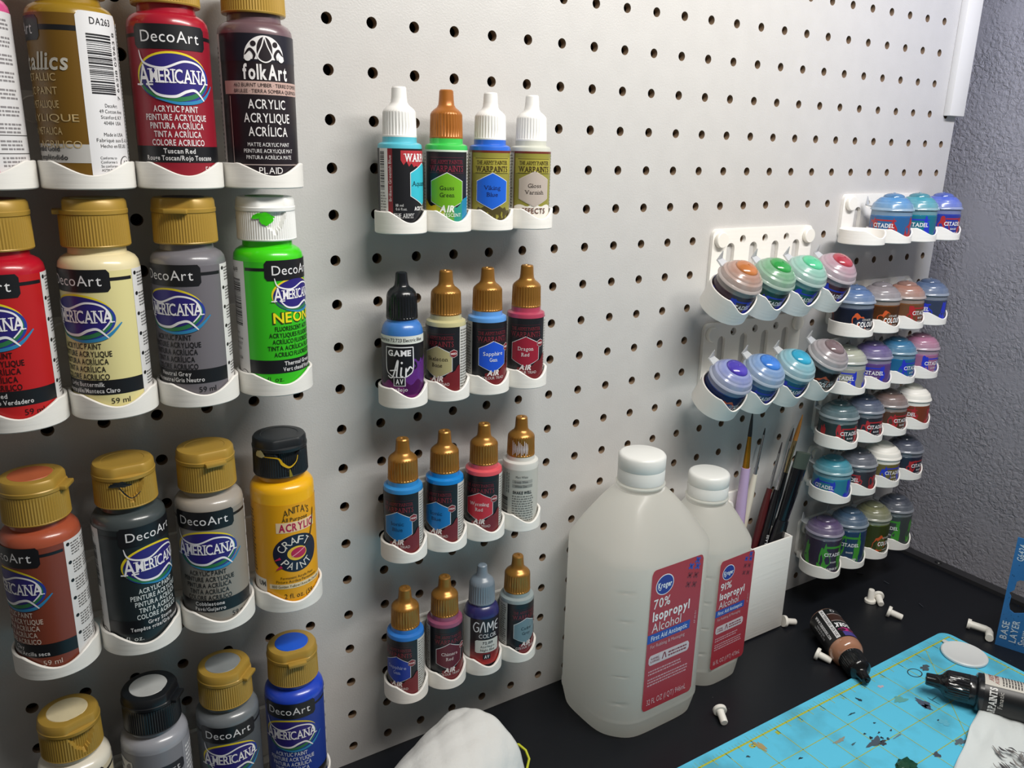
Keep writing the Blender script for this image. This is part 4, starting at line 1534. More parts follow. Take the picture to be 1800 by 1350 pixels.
def lab_alcohol(w, h, z0, cx, pct, oz, big):
    s = w / 43.0
    q = h / 118.0

    def f(D):
        L, Rr = cx - w / 2, cx + w / 2
        T = z0 + h
        D.rrect(L, z0, Rr, T, 3.2 * s, '#A8323C', 0)
        D.ell(L + 11 * s, T - 14 * q, 7.4 * s, 6.9 * s, '#e6e6ec', 1)
        D.ell(L + 11 * s, T - 14 * q, 6.8 * s, 6.3 * s, '#26368e', 2)
        D.text('Kroger', L + 11 * s, T - 14 * q, 3.6 * s, '#eceef2', w=11.4 * s, k=3, bold=.03, rot=-2)
        D.path([(L + 6 * s, T - 16.5 * q), (L + 7.2 * s, T - 17.6 * q), (L + 8.2 * s, T - 15.8 * q)], .5, '#eceef2', 3)
        for i, (a_, b_, c_) in enumerate(((38, 3.4, '#3a4ca8'), (32.5, 6.8, '#3a4ca8'), (38.2, 8.6, '#3a4ca8'), (32, 14, '#7e2a34'), (37.4, 15.6, '#7e2a34'), (31.2, 21.4, '#7e2a34'), (36.6, 23, '#7e2a34'))):
            for ro in (28, 118):
                dx, dy = 2.4 * cos(rad(ro)) * s, 2.4 * sin(rad(ro)) * s
                D.path([(L + a_ * s - dx, T - b_ * q - dy), (L + a_ * s + dx, T - b_ * q + dy)], 1.5 * s, c_, 1, n=2)
        tx = L + 3 * s
        D.text(pct, tx, T - 28 * q, 6.2 * s, '#e6e0e0', w=13.6 * s, k=2, align='l', bold=.012)
        D.text('Isopropyl', tx, T - 38 * q, 6.2 * s, '#ece6e6', w=31 * s, k=2, align='l', bold=.03)
        D.text('Alcohol', tx, T - 47.5 * q, 6.2 * s, '#e0d2d4', w=24.5 * s, k=2, align='l')
        D.rect(L, T - 59.6 * q, Rr - 7 * s, T - 52.4 * q, '#2f4aa4', 1)
        D.text('First Aid Antiseptic', tx, T - 56 * q, 3.3 * s, '#dfe2ee', w=30.5 * s, k=2, align='l', bold=.015)
        D.text('For Rubbing & Massaging', tx, T - 63 * q, 2.3 * s, '#d6b4b8', w=29 * s, k=2, align='l')
        D.rrect(tx - .6, T - 79 * q, tx + 34 * s, T - 70.5 * q, 2.0 * s, '#d9c4c6', 1)
        D.rrect(tx, T - 78.4 * q, tx + 33.4 * s, T - 71.1 * q, 1.8 * s, '#a5444c' if False else '#d2bfc2', 2)
        D.text('WARNING', tx + 4.6 * s, T - 73.6 * q, 1.6 * s, '#84303a', w=7 * s, k=3)
        D.text('FLAMMABLE', tx + 5 * s, T - 76 * q, 1.6 * s, '#84303a', w=8 * s, k=3)
        D.path([(tx + 11 * s, T - 77 * q), (tx + 12.6 * s, T - 72 * q), (tx + 14.2 * s, T - 77 * q)], .8 * s, '#84303a', 3)
        D.scrib(tx + 16 * s, T - 77.4 * q, tx + 32 * s, T - 72 * q, 2, '#84303a', 3, 2)
        D.scrib(tx, T - 88 * q, tx + 28 * s, T - 83 * q, 2, '#cf9ea4', 1, 3)
        D.scrib(tx, T - 97.5 * q, tx + 34 * s, T - 90 * q, 3, '#cf9ea4', 1, 4)
        D.text(oz, tx + .5, z0 + 7 * q, 4.0 * s, '#dcb6ba', w=34 * s, k=2, align='l')
        D.text('AP 60-0-1', Rr - 3 * s, T - 52 * q, 1.3 * s, '#d6b4b8', w=9 * s, k=2, rot=90)
    return f


alcohol('alcohol_bottle', 'large milky plastic jug of isopropyl alcohol with red label, standing on the desk', (206.5, -44.0, ZD + .2), rad(1), 96, 80, 138, 177.7, 15.8,
        (-2.5, 0), True, lab_alcohol(49, 113, 22, 1.0, '70%', '32 FL OZ (1 QT) 946mL', True))
alcohol('alcohol_bottle', 'smaller milky plastic bottle of isopropyl alcohol with red label, right behind the large jug', (284.3, -38.0, ZD + .2), rad(2.5), 59, 62, 118, 148.0, 14.8,
        (-4.5, 0), False, lab_alcohol(39.5, 95, 17, 1.2, '91%', '16 FL OZ (1 PT) 473mL', False))

# ================================================================== BRUSH BOX AND BRUSHES
BXo = thing('brush_holder', 'white printed open box hung on the pegboard with paint brushes standing in it', 'brush holder', (363.5, -20, ZD + 1.5))
mb = MB()
x0, x1, y0, y1, hh, t = -25.5, 25.5, -20.5, 16, 89, 1.6
mb.box(x0, x1, y0, y0 + t, 0, hh, M_pla, bev=.5)
mb.box(x0, x0 + t, y0 + t, y1, 0, hh, M_pla, bev=.5)
mb.box(x1 - t, x1, y0 + t, y1, 0, hh, M_pla, bev=.5)
mb.box(x0 + t, x1 - t, y0 + t, y1, 0, 2, M_pla)
mb.build('box_walls', BXo)
link('back_plate', plate_mesh('back_plate', rrect(-31, 0, 20, 124, 3), [], 3.0, M_pla), BXo, (-14.5, 18.3, 0))
link('mounting_pin', PIN, BXo, (-20.5, 16.6, 112))
link('mounting_pin', PIN, BXo, (-32.5 + 25.4 * 0, 16.6, 112))


def ray_at_y(u, v, Y):
    d = R0 * ((u - 900) / 1424) + R1 * ((v - 675) / 1424) + R2
    return CAM + d * ((Y - CAM.y) / d.y)


def brush(label, tip, foot, rods):
    """rods: list of (t0,t1,r0,r1,colour,rough,metal,part,flat); t measured from the tip, mm"""
    tip, foot = Vector(tip), Vector(foot)
    ax = (foot - tip).normalized()
    o = thing('paint_brush', label, 'paint brush', foot, group='brushes in the white box')
    L = (foot - tip).length
    for t0, t1, r0, r1, colr, ro, me, part, flat in rods:
        t1 = min(t1, L)
        a, b = tip + ax * t0 - foot, tip + ax * t1 - foot
        k = 6
        pts = [a.lerp(b, i / k) for i in range(k + 1)]
        if part == 'bristles':
            rr = [max(.25, r0 + (r1 - r0) * math.sin(pi / 2 * i / k)) for i in range(k + 1)]
        elif part == 'handle':
            rr = [r0 + (r1 - r0) * i / k + .9 * math.sin(pi * min(1, i / k * 2.2)) * (1 if i < 4 else .0) for i in range(k + 1)]
        else:
            rr = [r0 + (r1 - r0) * i / k for i in range(k + 1)]
        MB().tube(pts, rr, 14, mat(colr, ro, metal=me, coat=.4 if part == 'handle' else 0), flat).build(part, o)
    return o


brush('paint brush with a lavender grip, pearly purple handle and gold ferrule', (357.0, -9, -270.5), (349.0, -13, -462),
      [(0, 22, .4, 1.7, '#2c2a2c', .7, 0, 'bristles', 1), (22, 50, 1.7, 3.0, '#b07a22', .25, .8, 'ferrule', 1), (50, 104, 3.8, 4.8, '#b9a2c8', .35, 0, 'grip', 1), (104, 300, 3.9, 3.2, '#8e5fae', .3, .2, 'handle', 1)])
brush('fine brush with a cream white handle', (379.0, -6, -290), (351.0, -8, -455),
      [(0, 6, .3, .8, '#2a2320', .6, 0, 'bristles', 1), (6, 42, .9, 1.5, '#b9bcc0', .2, 1, 'ferrule', 1), (42, 300, 2.2, 3.2, '#d9d2c2', .4, 0, 'handle', 1)])
brush('fine brush with a dark red handle', (393.5, -14, -303), (349.0, -21, -458),
      [(0, 10, .3, .9, '#241f22', .6, 0, 'bristles', 1), (10, 42, 1.0, 1.6, '#c6c8cc', .2, 1, 'ferrule', 1), (42, 300, 2.4, 3.2, '#4a1416', .25, 0, 'handle', 1)])
brush('thin black handled brush with a long bright steel ferrule', (401.5, -18, -290), (354.0, -24, -462),
      [(0, 12, .25, 1.0, '#241f22', .6, 0, 'bristles', 1), (12, 56, 1.1, 2.0, '#d8dade', .15, 1, 'ferrule', 1), (56, 300, 2.6, 4.2, '#101014', .22, 0, 'handle', 1)])
brush('brush with golden tan bristles and a gold ferrule', (423.5, -9, -284), (378.0, -8, -458),
      [(0, 24, .4, 2.0, '#a8702c', .6, 0, 'bristles', 1), (24, 54, 2.0, 2.4, '#c9b486', .2, 1, 'ferrule', 1), (54, 300, 2.6, 2.6, '#141418', .25, 0, 'handle', 1)])
fb = brush('wide flat brush with a thick glossy black handle and short grey green bristles', (405.0, -28.5, -310), (364.0, -27, -458),
           [(0, 14, 9.0, 8.6, '#39443c', .7, 0, 'bristles', .5), (14, 62, 8.2, 6.6, '#0f1014', .14, 0, 'ferrule', .62), (62, 300, 6.6, 6.2, '#111216', .22, 0, 'handle', .8)])
# lettering on the thin black handle, facing the room
ax = (Vector((354.0, -24, -462)) - Vector((401.5, -18, -290))).normalized()
side = Vector((-.25, -1, 0)).cross(ax).normalized()
nrm = ax.cross(side).normalized()
if nrm.y > 0:
    nrm = -nrm
D = Deco(None)
D.text('ARMY PAINTER MASTERCLASS', 0, 0, 2.4, '#cfd2d6', w=52, k=0, bold=.03)
po = [ob for ob in COL.objects if ob.get('label', '').startswith('thin black handled')][0]
lo = D.build('lettering', po)
up_ = -ax
base = (Vector((401.5, -18, -290)) + ax * 122 - Vector((354.0, -24, -462))) + nrm * 4.6
xax, zax = up_, nrm.cross(up_) if False else up_.cross(nrm)
zax = -zax if zax.x > 0 else zax
M3 = Matrix((xax, -nrm, zax)).transposed()
if M3.determinant() < 0:
    M3 = Matrix((xax, -nrm, -zax)).transposed()
M4 = M3.to_4x4()
M4.translation = base * S
lo.matrix_local = M4

# ================================================================== LOOSE PINS
LP = MB()
LP.lathe([(0, 0), (4.9, 0), (5.2, .4), (5.2, 2.4), (4.8, 2.9), (3.0, 2.9), (2.85, 3.3), (2.8, 12.6), (2.4, 13.2), (0, 13.2)], 24, M_pin)
LP = LP.mesh('pegboard_pin')


def lay(head, tail, label, up=False):
    h = Vector(head)
    t_ = Vector(tail) if tail else h
    o = link('pegboard_pin', LP)
    tag(o, label, 'pin', 'loose white pegboard pins')
    if up:
        o.location = h * S
        return o
    d = (t_ - h)
    d.z = 0
    d = d.normalized()
    tilt = math.asin((5.2 - 2.8) / 13.0)
    d3 = Vector((d.x * cos(tilt), d.y * cos(tilt), -sin(tilt)))
    q = d3.to_track_quat('Z', 'Y')
    o.rotation_euler = q.to_euler()
    o.location = Vector((h.x, h.y, ZD + 5.25)) * S
    return o


def rz(u, v, Z):
    d = R0 * ((u - 900) / 1424) + R1 * ((v - 675) / 1424) + R2
    return CAM + d * ((Z - CAM.z) / d.z)


lay(rz(1264, 1247, ZD + 4.5), rz(1272, 1268, ZD + 2.8), 'loose white pin in front of the alcohol bottles, nearest the cutting mat edge')
lay(rz(1434, 1149, ZD + 4.5), rz(1450, 1158, ZD + 2.8), 'loose white pin beside the lying flesh coloured paint bottle')
lay(rz(1376, 1093, ZD + 4.5), rz(1391, 1094, ZD + 2.8), 'loose white pin at the foot of the brush box')
lay(rz(1529, 1058, ZD), None, 'loose white pin standing on its head, touching another pin', up=True)
lay(rz(1543, 1047, ZD + 4.5), rz(1549, 1063, ZD + 2.8), 'loose white pin leaning against the one that stands on its head')
lay(rz(1560, 1075, ZD + 4.5), rz(1577, 1083, ZD + 2.8), 'loose white pin lying just right of the touching pair')
# hooked pin
hk = thing('hooked_pin', 'white hooked peg with a bent end lying near the blue card', 'pin', (536, -138, ZD))
c0 = rz(1704, 1096, ZD + 5) - Vector((536, -138, ZD))
c1 = rz(1732, 1106, ZD + 4) - Vector((536, -138, ZD))
c2 = rz(1739, 1122, ZD + 4) - Vector((536, -138, ZD))
c0.z, c1.z, c2.z = 4.6, 4.0, 4.0
dd = (c1 - c0).normalized()
mid = c1 + dd * 2.2 + (c2 - c1).normalized() * 2.0
MB().tube([c0, c0.lerp(c1, .5), c1, c1.lerp(mid, .7) + dd * .6, mid + (c2 - c1) * .2, c2], 3.3, 12, M_pin).build('shaft', hk)
MB().tube([c0 - dd * 1.6, c0 + dd * 1.2], 4.6, 20, M_pin).build('head', hk)


# ================================================================== CUTTING MAT
M_mat = bpy.data.materials.new('cyan_mat')
M_mat.use_nodes = True
nt = M_mat.node_tree
b = nt.nodes['Principled BSDF']
tc = nt.nodes.new('ShaderNodeTexCoord')
na = nt.nodes.new('ShaderNodeTexNoise')
na.inputs['Scale'].default_value = 26
na.inputs['Detail'].default_value = 6
rp = nt.nodes.new('ShaderNodeValToRGB')
rp.color_ramp.elements[0].position = .32
rp.color_ramp.elements[0].color = lin('#52a9c2')
rp.color_ramp.elements[1].position = .5
rp.color_ramp.elements[1].color = lin('#5cc6e8')
nt.links.new(tc.outputs['Object'], na.inputs['Vector'])
nt.links.new(na.outputs['Fac'], rp.inputs[0])
nt.links.new(rp.outputs[0], b.inputs['Base Color'])
b.inputs['Roughness'].default_value = .6
M_mat.node_tree.nodes['Principled BSDF'].inputs['Specular IOR Level'].default_value = .4
MT = thing('cutting_mat', 'worn turquoise cutting mat with yellow inch grid and paint stains lying on the desk', 'cutting mat', (509, -121, ZD))
P = rrect(-620, -420, 0, 0, 9, 6)
v = [(x, y, 0) for x, y in P] + [(x, y, 2.0) for x, y in P]
n = len(P)
mb = MB()
mb.add(v, [tuple(range(n))[::-1], tuple(range(n, 2 * n))] + [(i, (i + 1) % n, n + (i + 1) % n, n + i) for i in range(n)], M_mat)
mb.build('mat_sheet', MT)
# print on the mat: x = X-509, y = Y+121
MX = Matrix(((1, 0, 0), (0, 0, 1), (0, -1, 0)))      # (u, -off, v) -> (u, v, off)
D = Deco(None, MX)
yl = '#a8b845'
gx, gy = 504 - 509.0, -128.9 + 121
D.rect(-600, gy - .7, gx, gy + .7, '#b5bd3a', 0)
D.path([(gx, gy), (gx, -410)], 1.4, '#b5bd3a', 0, n=1)
for i in range(1, 18):
    x = gx - 25.4 * i
    D.path([(x, gy), (x, -410)], .55, yl, 0, n=1)
for j in range(1, 14):
    y = gy - 25.4 * j
    D.rect(-600, y - .3, gx, y + .3, yl, 0)
for i in range(0, 150):
    x = gx - 3.175 * i
    l = 3.6 if i % 8 else 5.5
    D.path([(x, gy), (x, gy + l)], .22, '#8fb070', 0, n=1)
for i in range(0, 90):
    y = gy - 3.175 * i
    D.path([(gx, y), (gx + (2.6 if i % 8 else 4), y)], .22, '#8fb070', 0, n=1)
for i in range(1, 40):
    x = gx - 12.7 * i
    D.path([(x, gy), (x, gy - 5)], .45, yl, 0, n=1)
p, q = rz(1627.5, 1143.5, ZD + 2), rz(1699.5, 1295, ZD + 2)
D.path([(p.x - 509, p.y + 121), (q.x - 509, q.y + 121)], .55, yl, 0, n=1)
e = q + (q - p) * 1.2
D.path([(q.x - 509, q.y + 121), (e.x - 509, e.y + 121)], .55, yl, 0, n=1)
for i, t_ in enumerate(('16', '15', '14', '13', '12', '11', '10')):
    D.text(t_[-1] if i > 3 else t_, gx - 25.4 * (i + 4) - 1.5, gy - 4.4, 3.4, yl, w=3.2, k=0, rot=180)
p = rz(1322, 1311, ZD + 2)
D.ell(p.x - 509, p.y + 121, 2.6, 2.2, '#c2b83c', 0, n=14)
D.ell(p.x - 509, p.y + 121, 1.3, 1.0, '#5fb0bc', 1, n=10)


def splat(u, v_, rx, ry, col, seed, k=1, rough=.5):
    p = rz(u, v_, ZD + 2)
    D.blob(p.x - 509, p.y + 121, rx, ry, col, k, seed, rough)


for u, v_, rx, ry, c_, s_ in ((1538, 1305, 6.5, 3.2, '#4a5866', 1), (1552, 1306, 3.5, 2, '#3b4048', 2), (1622, 1236, 3.2, 6.5, '#4f5a6e', 3), (1630, 1243, 2, 4, '#4a5262', 4),
                              (1688, 1304, 6, 2.2, '#5b6a74', 5), (1647, 1327, 3.2, 2.0, '#46505c', 6), (1337, 1312, 2.2, 6, '#a8986a', 7), (1476, 1302, 5, 1.6, '#8f948a', 8),
                              (1548, 1207, 2.4, 1.6, '#c4b4c0', 9), (1510, 1230, 1.4, 2.2, '#23343c', 10), (1497, 1255, 3.2, .7, '#27505a', 11), (1407, 1333, 1.6, .8, '#203038', 12),
                              (1520, 1290, .9, .9, '#2a3540', 13), (1545, 1288, 1.2, .7, '#2a3540', 14), (1566, 1284, 1.2, .6, '#2a3540', 15), (1537, 1271, .9, .8, '#2a3540', 16),
                              (1315, 1330, 1.2, 1.0, '#30454e', 17), (1531, 1297, 1.2, 1.4, '#1f2630', 18), (1550, 1297, 1.2, 1.0, '#1f2630', 19), (1561, 1299, 1.5, 1, '#34404c', 20),
                              (1578, 1294, 4, .7, '#6a8088', 21), (1500, 1308, 2.5, .6, '#41626c', 22), (1642, 1228, 4, .4, '#35606e', 23), (1640, 1232, .5, 4, '#35606e', 24),
                              (1675, 1214, 3, 1.5, '#9ab060', 25), (1660, 1270, 4, 3, '#62b4cc', 26), (1582, 1230, 6, 3, '#62a8a4', 27), (1649, 1266, 1, .6, '#2a3540', 28)):
    splat(u, v_, rx, ry, c_, s_)
for u, v_, w_, l_ in ((1586, 1180, 4.2, 5.2),):
    p = rz(1608, 1183, ZD + 2)
    pts = [(p.x - 509 + 6.2 * cos(a * pi / 6), p.y + 121 + 5.0 * sin(a * pi / 6)) for a in range(13)]
    D.path(pts, .8, '#2f3a40', 1, n=4)
    p = rz(1626, 1174, ZD + 2)
    D.blob(p.x - 509, p.y + 121, 5, 3, '#4c5a62', 1, 31, .4)
D.build('printed_grid', MT, (0, 0, 2.0))

# ================================================================== THINGS ON THE MAT AND DESK
ZM = ZD + 2.0
# white oval plastic disc
dc = thing('plastic_disc', 'flat white plastic disc with a small tab lying on the mat corner', 'plastic disc', (487.5, -151.5, ZM + .15))
mb = MB()
mb.lathe([(0, 0), (17.2, 0), (18, .8), (18, 2.2), (17.2, 2.9), (16, 2.9), (14.5, 2.3), (0, 2.3)], 48, mat('#DDE0E0', .4, sss=.2))
mb.build('disc', dc)
p = rz(1662, 1127, ZM + 2) - Vector((487.5, -151.5, 0))
dd = Vector((p.x, p.y, 0)).normalized()
MB().tube([dd * 16.5 + Vector((0, 0, 1.4)), dd * 21.5 + Vector((0, 0, 1.4))], [3.2, 1.8], 12, mat('#DDE0E0', .4, sss=.2), .45).build('tab', dc)


def lying(base, tip, name, label, body, capm, sr, bodym, capmat, fn, face, length=75.6, R=12.02):
    """bottle lying on its side: base centre -> nozzle tip; face = turn of the label away from the viewer, degrees"""
    b_, a_ = Vector(base), Vector(tip)
    d = (a_ - b_).normalized()
    o = thing(name, label, 'paint bottle', tuple(b_))
    q = d.to_track_quat('Z', 'Y')
    o.rotation_mode = 'QUATERNION'
    o.rotation_quaternion = q
    o.scale = (sr, sr, (a_ - b_).length / length)
    link('body', body, o, m=bodym)
    lv = q.inverted() @ (CAM - b_).normalized()
    D = Deco(R)
    fn(D)
    D.build('label', o, (0, 0, 0), math.atan2(lv.y, lv.x) + pi / 2 + rad(face))
    link('dropper_cap', capm, o, (0, 0, 49.4), m=capmat)
    return o


def lab_turbo(D):
    D.rect(-37.6, 1.5, 37.6, 38.5, '#0d0d10', 0)
    D.rect(-1.6, 2, 1.6, 37.5, '#dcdcde', 1)
    D.text('WATERBASED ACRYLIC', 0, 19.5, 1.7, '#151517', w=33, k=2, rot=90, bold=.02)
    D.text('WWW.TURBODORK.COM', 5.6, 20, 1.9, '#dcdcde', w=29, k=2, rot=90, bold=.04)
    D.text('MADE IN USA', 8.4, 20, 1.3, '#c9c9cc', w=14, k=2, rot=90)
    D.text('20ML 0.67 FL OZ', 10.6, 20, 1.3, '#c9c9cc', w=19, k=2, rot=90)
    D.rect(-15, 9, -2.4, 17.5, '#3a2018', 1)
    D.rect(-15, 8.5, -2.4, 9, '#b9a9a9', 2)
    D.rect(-15, 17.5, -2.4, 18, '#b9a9a9', 2)
    D.text('DORK', -9, 23.4, 4.8, '#e6e6ea', w=12, k=2, bold=.06, shear=.2)
    D.blob(-9.5, 29.5, 5.6, 2.4, '#c02a80', 1, 3, .2)
    D.strip(-18, -5, lambda x: 32, lambda x: 37.5, '#4a3f8c', 1)
    D.text('Q', -8, 5.0, 3.0, '#cfcfd4', w=3.4, k=2)


ZR = ZD + 13.9
cb = rz(1449, 1091, ZR)
ct = rz(1523, 1196, ZM + 5.5)
fl = lying(cb, ct, 'dropper_bottle', 'lying dropper bottle of flesh brown paint with black cap and black label', BODYV, VCAP, 1.14, mat('#A8775C', .2, sss=.2, coat=.7),
           mat('#0f1012', .18), lab_turbo, -8)
MB().tube([(0, 0, 75), (.2, -.2, 78)], [1.1, .8], 10, mat('#0f1012', .2)).build('nozzle_tip', fl)


def lab_big(D):
    D.rect(-37.6, 1.5, 37.6, 42.5, '#0e0f12', 0)
    D.rect(5, 1.5, 20, 42.5, '#cfcbc2', 1)
    D.text('ARMY', 12.5, 39, 2.6, '#8c2a24', w=8, k=2, serif=True)
    D.text('ASSEMBLY', 12.5, 35.8, 2.2, '#8c2a24', w=11, k=2, serif=True)
    D.scrib(6.5, 18, 18.5, 33, 9, '#4a4846', 2, 3)
    D.rect(6.5, 2, 18.5, 15, '#a58a5c', 2)
    for i in range(16):
        D.blob(7.5 + (i * 7 % 10), 3.5 + (i * 5 % 11), .5, .5, '#3a2c1c', 3, i, .3, n=6)
    D.text('WARPAINTS', -7.6, 37.6, 4.0, '#dedcda', w=23, k=2, serif=True, bold=.03, rot=0)
    D.text('Fanatic', -3, 33.2, 2.6, '#b9b5b0', w=10, k=2)
    D.strip(-14, 5, lambda x: 2, lambda x: 14 + .8 * x, '#3fa2b4', 1)
    D.text('METALLIC', -3, 7, 2.6, '#e6e8e8', w=14, k=3, bold=.03)


tipp = rz(1626, 1193, ZM + 13.0)
far = rz(1800, 1236, ZM + 14.4)
bs = tipp + (far - tipp).normalized() * 89
bs.z = ZM + 14.6
tipp.z = ZM + 13.4
M_blk = mat('#101114', .16, coat=.4)
bg = lying(bs, tipp, 'dropper_bottle', 'large black capped dropper bottle lying on the turquoise mat, cut by the right edge', BODYD, DCAP, 1.2, mat('#15181c', .25, coat=.4),
           M_blk, lab_big, 4)

# blue hang card standing at the wall side
CB = Vector((532.0, -154.3, ZD))
cdir = Vector((7.5, -20.5, 0)).normalized()
cn = Vector((cdir.y, -cdir.x, 0))


def card_uv(u, v_):
    """where the photo pixel meets the card plane, as (s along, height)"""
    d = R0 * ((u - 900) / 1424) + R1 * ((v_ - 675) / 1424) + R2
    t_ = (CB - CAM).dot(cn) / d.dot(cn)
    p_ = CAM + d * t_ - CB
    return p_.dot(cdir), p_.z


M_card = mat('#2f6ca8', .4, var=.12)
cd = thing('hang_card', 'blue printed packaging card standing upright near the wall, cut by the right edge', 'packaging card', tuple(CB + Vector((0, 0, .2))))
cd.rotation_euler = (0, 0, math.atan2(cdir.y, cdir.x))
s0, z0 = card_uv(1782, 1013)
s1, z1 = card_uv(1784, 1072)
slot = [(s0 + 5.0, z0 - 2), (s0 + 22, z0 + 1), (s0 + 22, z1 + 4), (s0 + 11, z1 - 1.5), (s0 + 6, z1 - 3.5), (s0 + 2.5, z1 - 1.5), (s0 + 1.2, z1 + 3), (s0 + 1.4, z1 + 11), (s0 - .6, z1 + 14), (s0 + 2.6, z1 + 18), (s0 + 3, z1 + 26)]
cme = plate_mesh('card', [(0, 0), (60, 0), (60, 103), (0, 103)], [slot], 1.2, M_card)
link('card_sheet', cme, cd)
D = Deco(None)


def ctext(t_, u, v_, h, w_):
    a_, b_ = card_uv(u, v_)
    D.text(t_, a_, b_, h, '#c3cfdc', w=w_, k=1, rot=90, bold=.02)


ctext('BASE', 1766, 1107, 5.0, 17)
ctext('LAYER', 1783, 1110, 5.0, 21)
ctext('Snow', 1798, 1122, 5.4, 14)
ctext('G6424', 1796, 972, 4.6, 15)
for i in range(60):
    D.blob(rnd.uniform(1, 26), rnd.uniform(3, 101), rnd.uniform(.15, .5), rnd.uniform(.15, .5), '#16345c', 0, i, .3, n=7)
D.build('print', cd, (0, -.62, 0))

# crumpled paper with metallic paint smears (bottom right)
pp = [rz(1724, 1240, ZM + 3), rz(1850, 1290, ZM + 3), rz(1880, 1500, ZM + 2), rz(1650, 1420, ZM + 1)]
pt = thing('paper_sheet', 'crumpled white paper with dark metallic paint smears lying on the mat, bottom right', 'paper', tuple(Vector((pp[0].x, pp[0].y, ZM))))
mb = MB()
NX = NY = 30
v, f = [], []
r5 = random.Random(11)
bump = [[r5.uniform(-1, 1) for _ in range(8)] for _ in range(8)]


def hgt(s_, t_):
    x, y = s_ * 6.99, t_ * 6.99
    i, j = int(x), int(y)
    fx, fy = x - i, y - j
    return (bump[i][j] * (1 - fx) * (1 - fy) + bump[i + 1 if i < 7 else 7][j] * fx * (1 - fy) + bump[i][j + 1 if j < 7 else 7] * (1 - fx) * fy + bump[i + 1 if i < 7 else 7][j + 1 if j < 7 else 7] * fx * fy)


for j in range(NY + 1):
    for i in range(NX + 1):
        s_, t_ = i / NX, j / NY
        q = pp[0].lerp(pp[1], s_).lerp(pp[3].lerp(pp[2], s_), t_)
        edge = .9 * sin(t_ * 17) * (1 - s_) * 1.6
        v.append((q.x - pp[0].x + edge, q.y - pp[0].y, 3.2 + 2.0 * hgt(s_, t_) + 1.1 * abs(sin(s_ * 9 + t_ * 5)) - .9 * abs(sin(s_ * 6 - t_ * 13 + 1)) + 3 * (1 - s_) * (1 - t_)))
for j in range(NY):
    for i in range(NX):
        a_ = j * (NX + 1) + i
        f.append((a_, a_ + NX + 1, a_ + NX + 2, a_ + 1))
mb.add(v, f, mat('#DFE6E6', .6, bump=(150, .4, (1, 1, 1)), sss=.1))
sh = mb.build('sheet', pt, angle=60)
md = sh.modifiers.new('thick', 'SOLIDIFY')
md.thickness = .0003
D = Deco(None, MX)
r9 = random.Random(4)
for k in range(26):
    u_, v_ = 1740 + r9.uniform(0, 62), 1312 + r9.uniform(0, 34)
    if v_ - 1312 < (u_ - 1760) * .3:
        v_ += 10
    a_ = rz(u_, v_, ZM + 5)
    b_ = rz(u_ + r9.uniform(10, 22), v_ + r9.uniform(6, 22), ZM + 5)
    x0_, y0_, x1_, y1_ = a_.x - pp[0].x, a_.y - pp[0].y, b_.x - pp[0].x, b_.y - pp[0].y
    D.path([(x0_, y0_), ((x0_ + x1_) / 2 + r9.uniform(-1.5, 1.5), (y0_ + y1_) / 2 + r9.uniform(-1.5, 1.5)), (x1_, y1_)], (.3, r9.uniform(.7, 2.6), .3),
           ('#4a484a', '#5e5b5a', '#6f6d6e', '#8a8784')[k % 4], k % 4, n=5)
D.build('paint_smears', pt, (0, 0, 6.6))

# green paint crust at the bottom edge
g = thing('paint_blob', 'small dried dark green paint blob on the mat at the bottom edge', 'paint blob', (rz(1592, 1349, ZM).x, rz(1592, 1349, ZM).y, ZM))
mb = MB()
bm = bmesh.new()
bmesh.ops.create_icosphere(bm, subdivisions=3, radius=1)
for q in bm.verts:
    k = 1 + .22 * sin(q.co.x * 7) * cos(q.co.y * 6) + .12 * sin(q.co.z * 9 + q.co.x * 5)
    q.co = Vector((q.co.x * 8 * k, q.co.y * 6 * k, max(0, q.co.z + .15) * 3.2 * k))
bm.verts.index_update()
mb.add([tuple(q.co) for q in bm.verts], [tuple(a.index for a in fc.verts) for fc in bm.faces], mat('#12452e', .3))
bm.free()
mb.build('paint_crust', g)

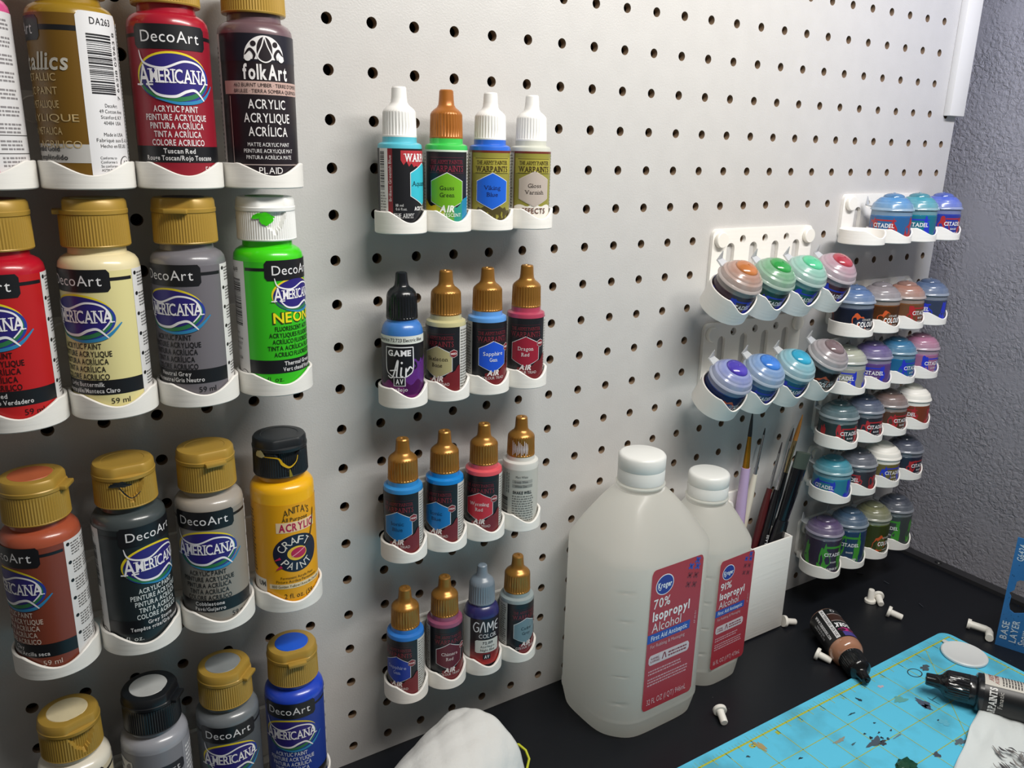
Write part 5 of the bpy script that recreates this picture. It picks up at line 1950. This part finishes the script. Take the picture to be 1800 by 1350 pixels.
# white fibre dust mask with yellow strap (bottom centre)
mk = thing('dust_mask', 'white soft fibre dust mask with yellow strap, lying on the desk at bottom edge', 'dust mask', (60, -62, ZD))
mb = MB()
NU, NV = 80, 64
axd = Vector((-.84, -.54, 0))
nd = Vector((-.54, .84, 0))
v, f = [], []
for i in range(NU + 1):
    t_ = i / NU
    for j in range(NV + 1):
        ph = pi * j / NV
        wdt = 36 + 14 * t_
        hh_ = 54 - 4 * t_ + 2.5 * sin(t_ * 6)
        c_ = axd * (t_ * 150 - 6 * sin(ph) + 14 * (cos(ph) > 0) * cos(ph) ** 2 * 0)
        p_ = c_ + nd * (wdt * cos(ph)) + Vector((0, 0, hh_ * (sin(ph) ** .8 if sin(ph) > 0 else 0)))
        w_ = 1.2 * abs(sin(t_ * 9 + j * .22)) + 1.0 * abs(sin(t_ * 17 - j * .31 + 1)) + .5 * abs(cos(j * .5 + t_ * 13)) - 1
        p_ += (nd * cos(ph) + Vector((0, 0, sin(ph)))) * w_ * .8 * sin(ph)
        v.append(tuple(p_))
for i in range(NU):
    for j in range(NV):
        a_ = i * (NV + 1) + j
        f.append((a_, a_ + 1, a_ + NV + 2, a_ + NV + 1))
mb.add(v, f, mat('#D9DAD8', .85, bump=(260, .6, (1, 1, 1)), sss=.15))
so = mb.build('fibre_shell', mk, angle=60)
md = so.modifiers.new('thick', 'SOLIDIFY')
md.thickness = .001
P = [rz(*q) - Vector((60, -62, ZD)) for q in ((898, 1308, ZD + 9), (912, 1309, ZD + 10), (924, 1319, ZD + 8), (930, 1334, ZD + 5), (926, 1352, ZD + 2), (915, 1372, ZD + 1.3))]
MB().tube(P, .95, 8, mat('#C8CC2A', .5)).build('strap', mk, angle=60)

# small debris on the desk
for i, (u, v_, a_) in enumerate(((1619, 1064, 20), (1512, 1008, 40), (1558, 1024, 80))):
    p = rz(u, v_, ZD + .3)
    o = MB().tube([(-3 * cos(a_), -3 * sin(a_), .45), (3 * cos(a_), 3 * sin(a_), .45)], .4, 6, mat('#3c4048', .5)).build('plastic_sliver', None, (p.x, p.y, ZD))
    tag(o, ('grey plastic sliver on the desk left of the hooked peg', 'thin grey plastic sliver on the desk nearest the lowest corner rack', 'grey plastic sliver near the touching pair of pins')[i], 'plastic scrap', 'scraps on the desk')
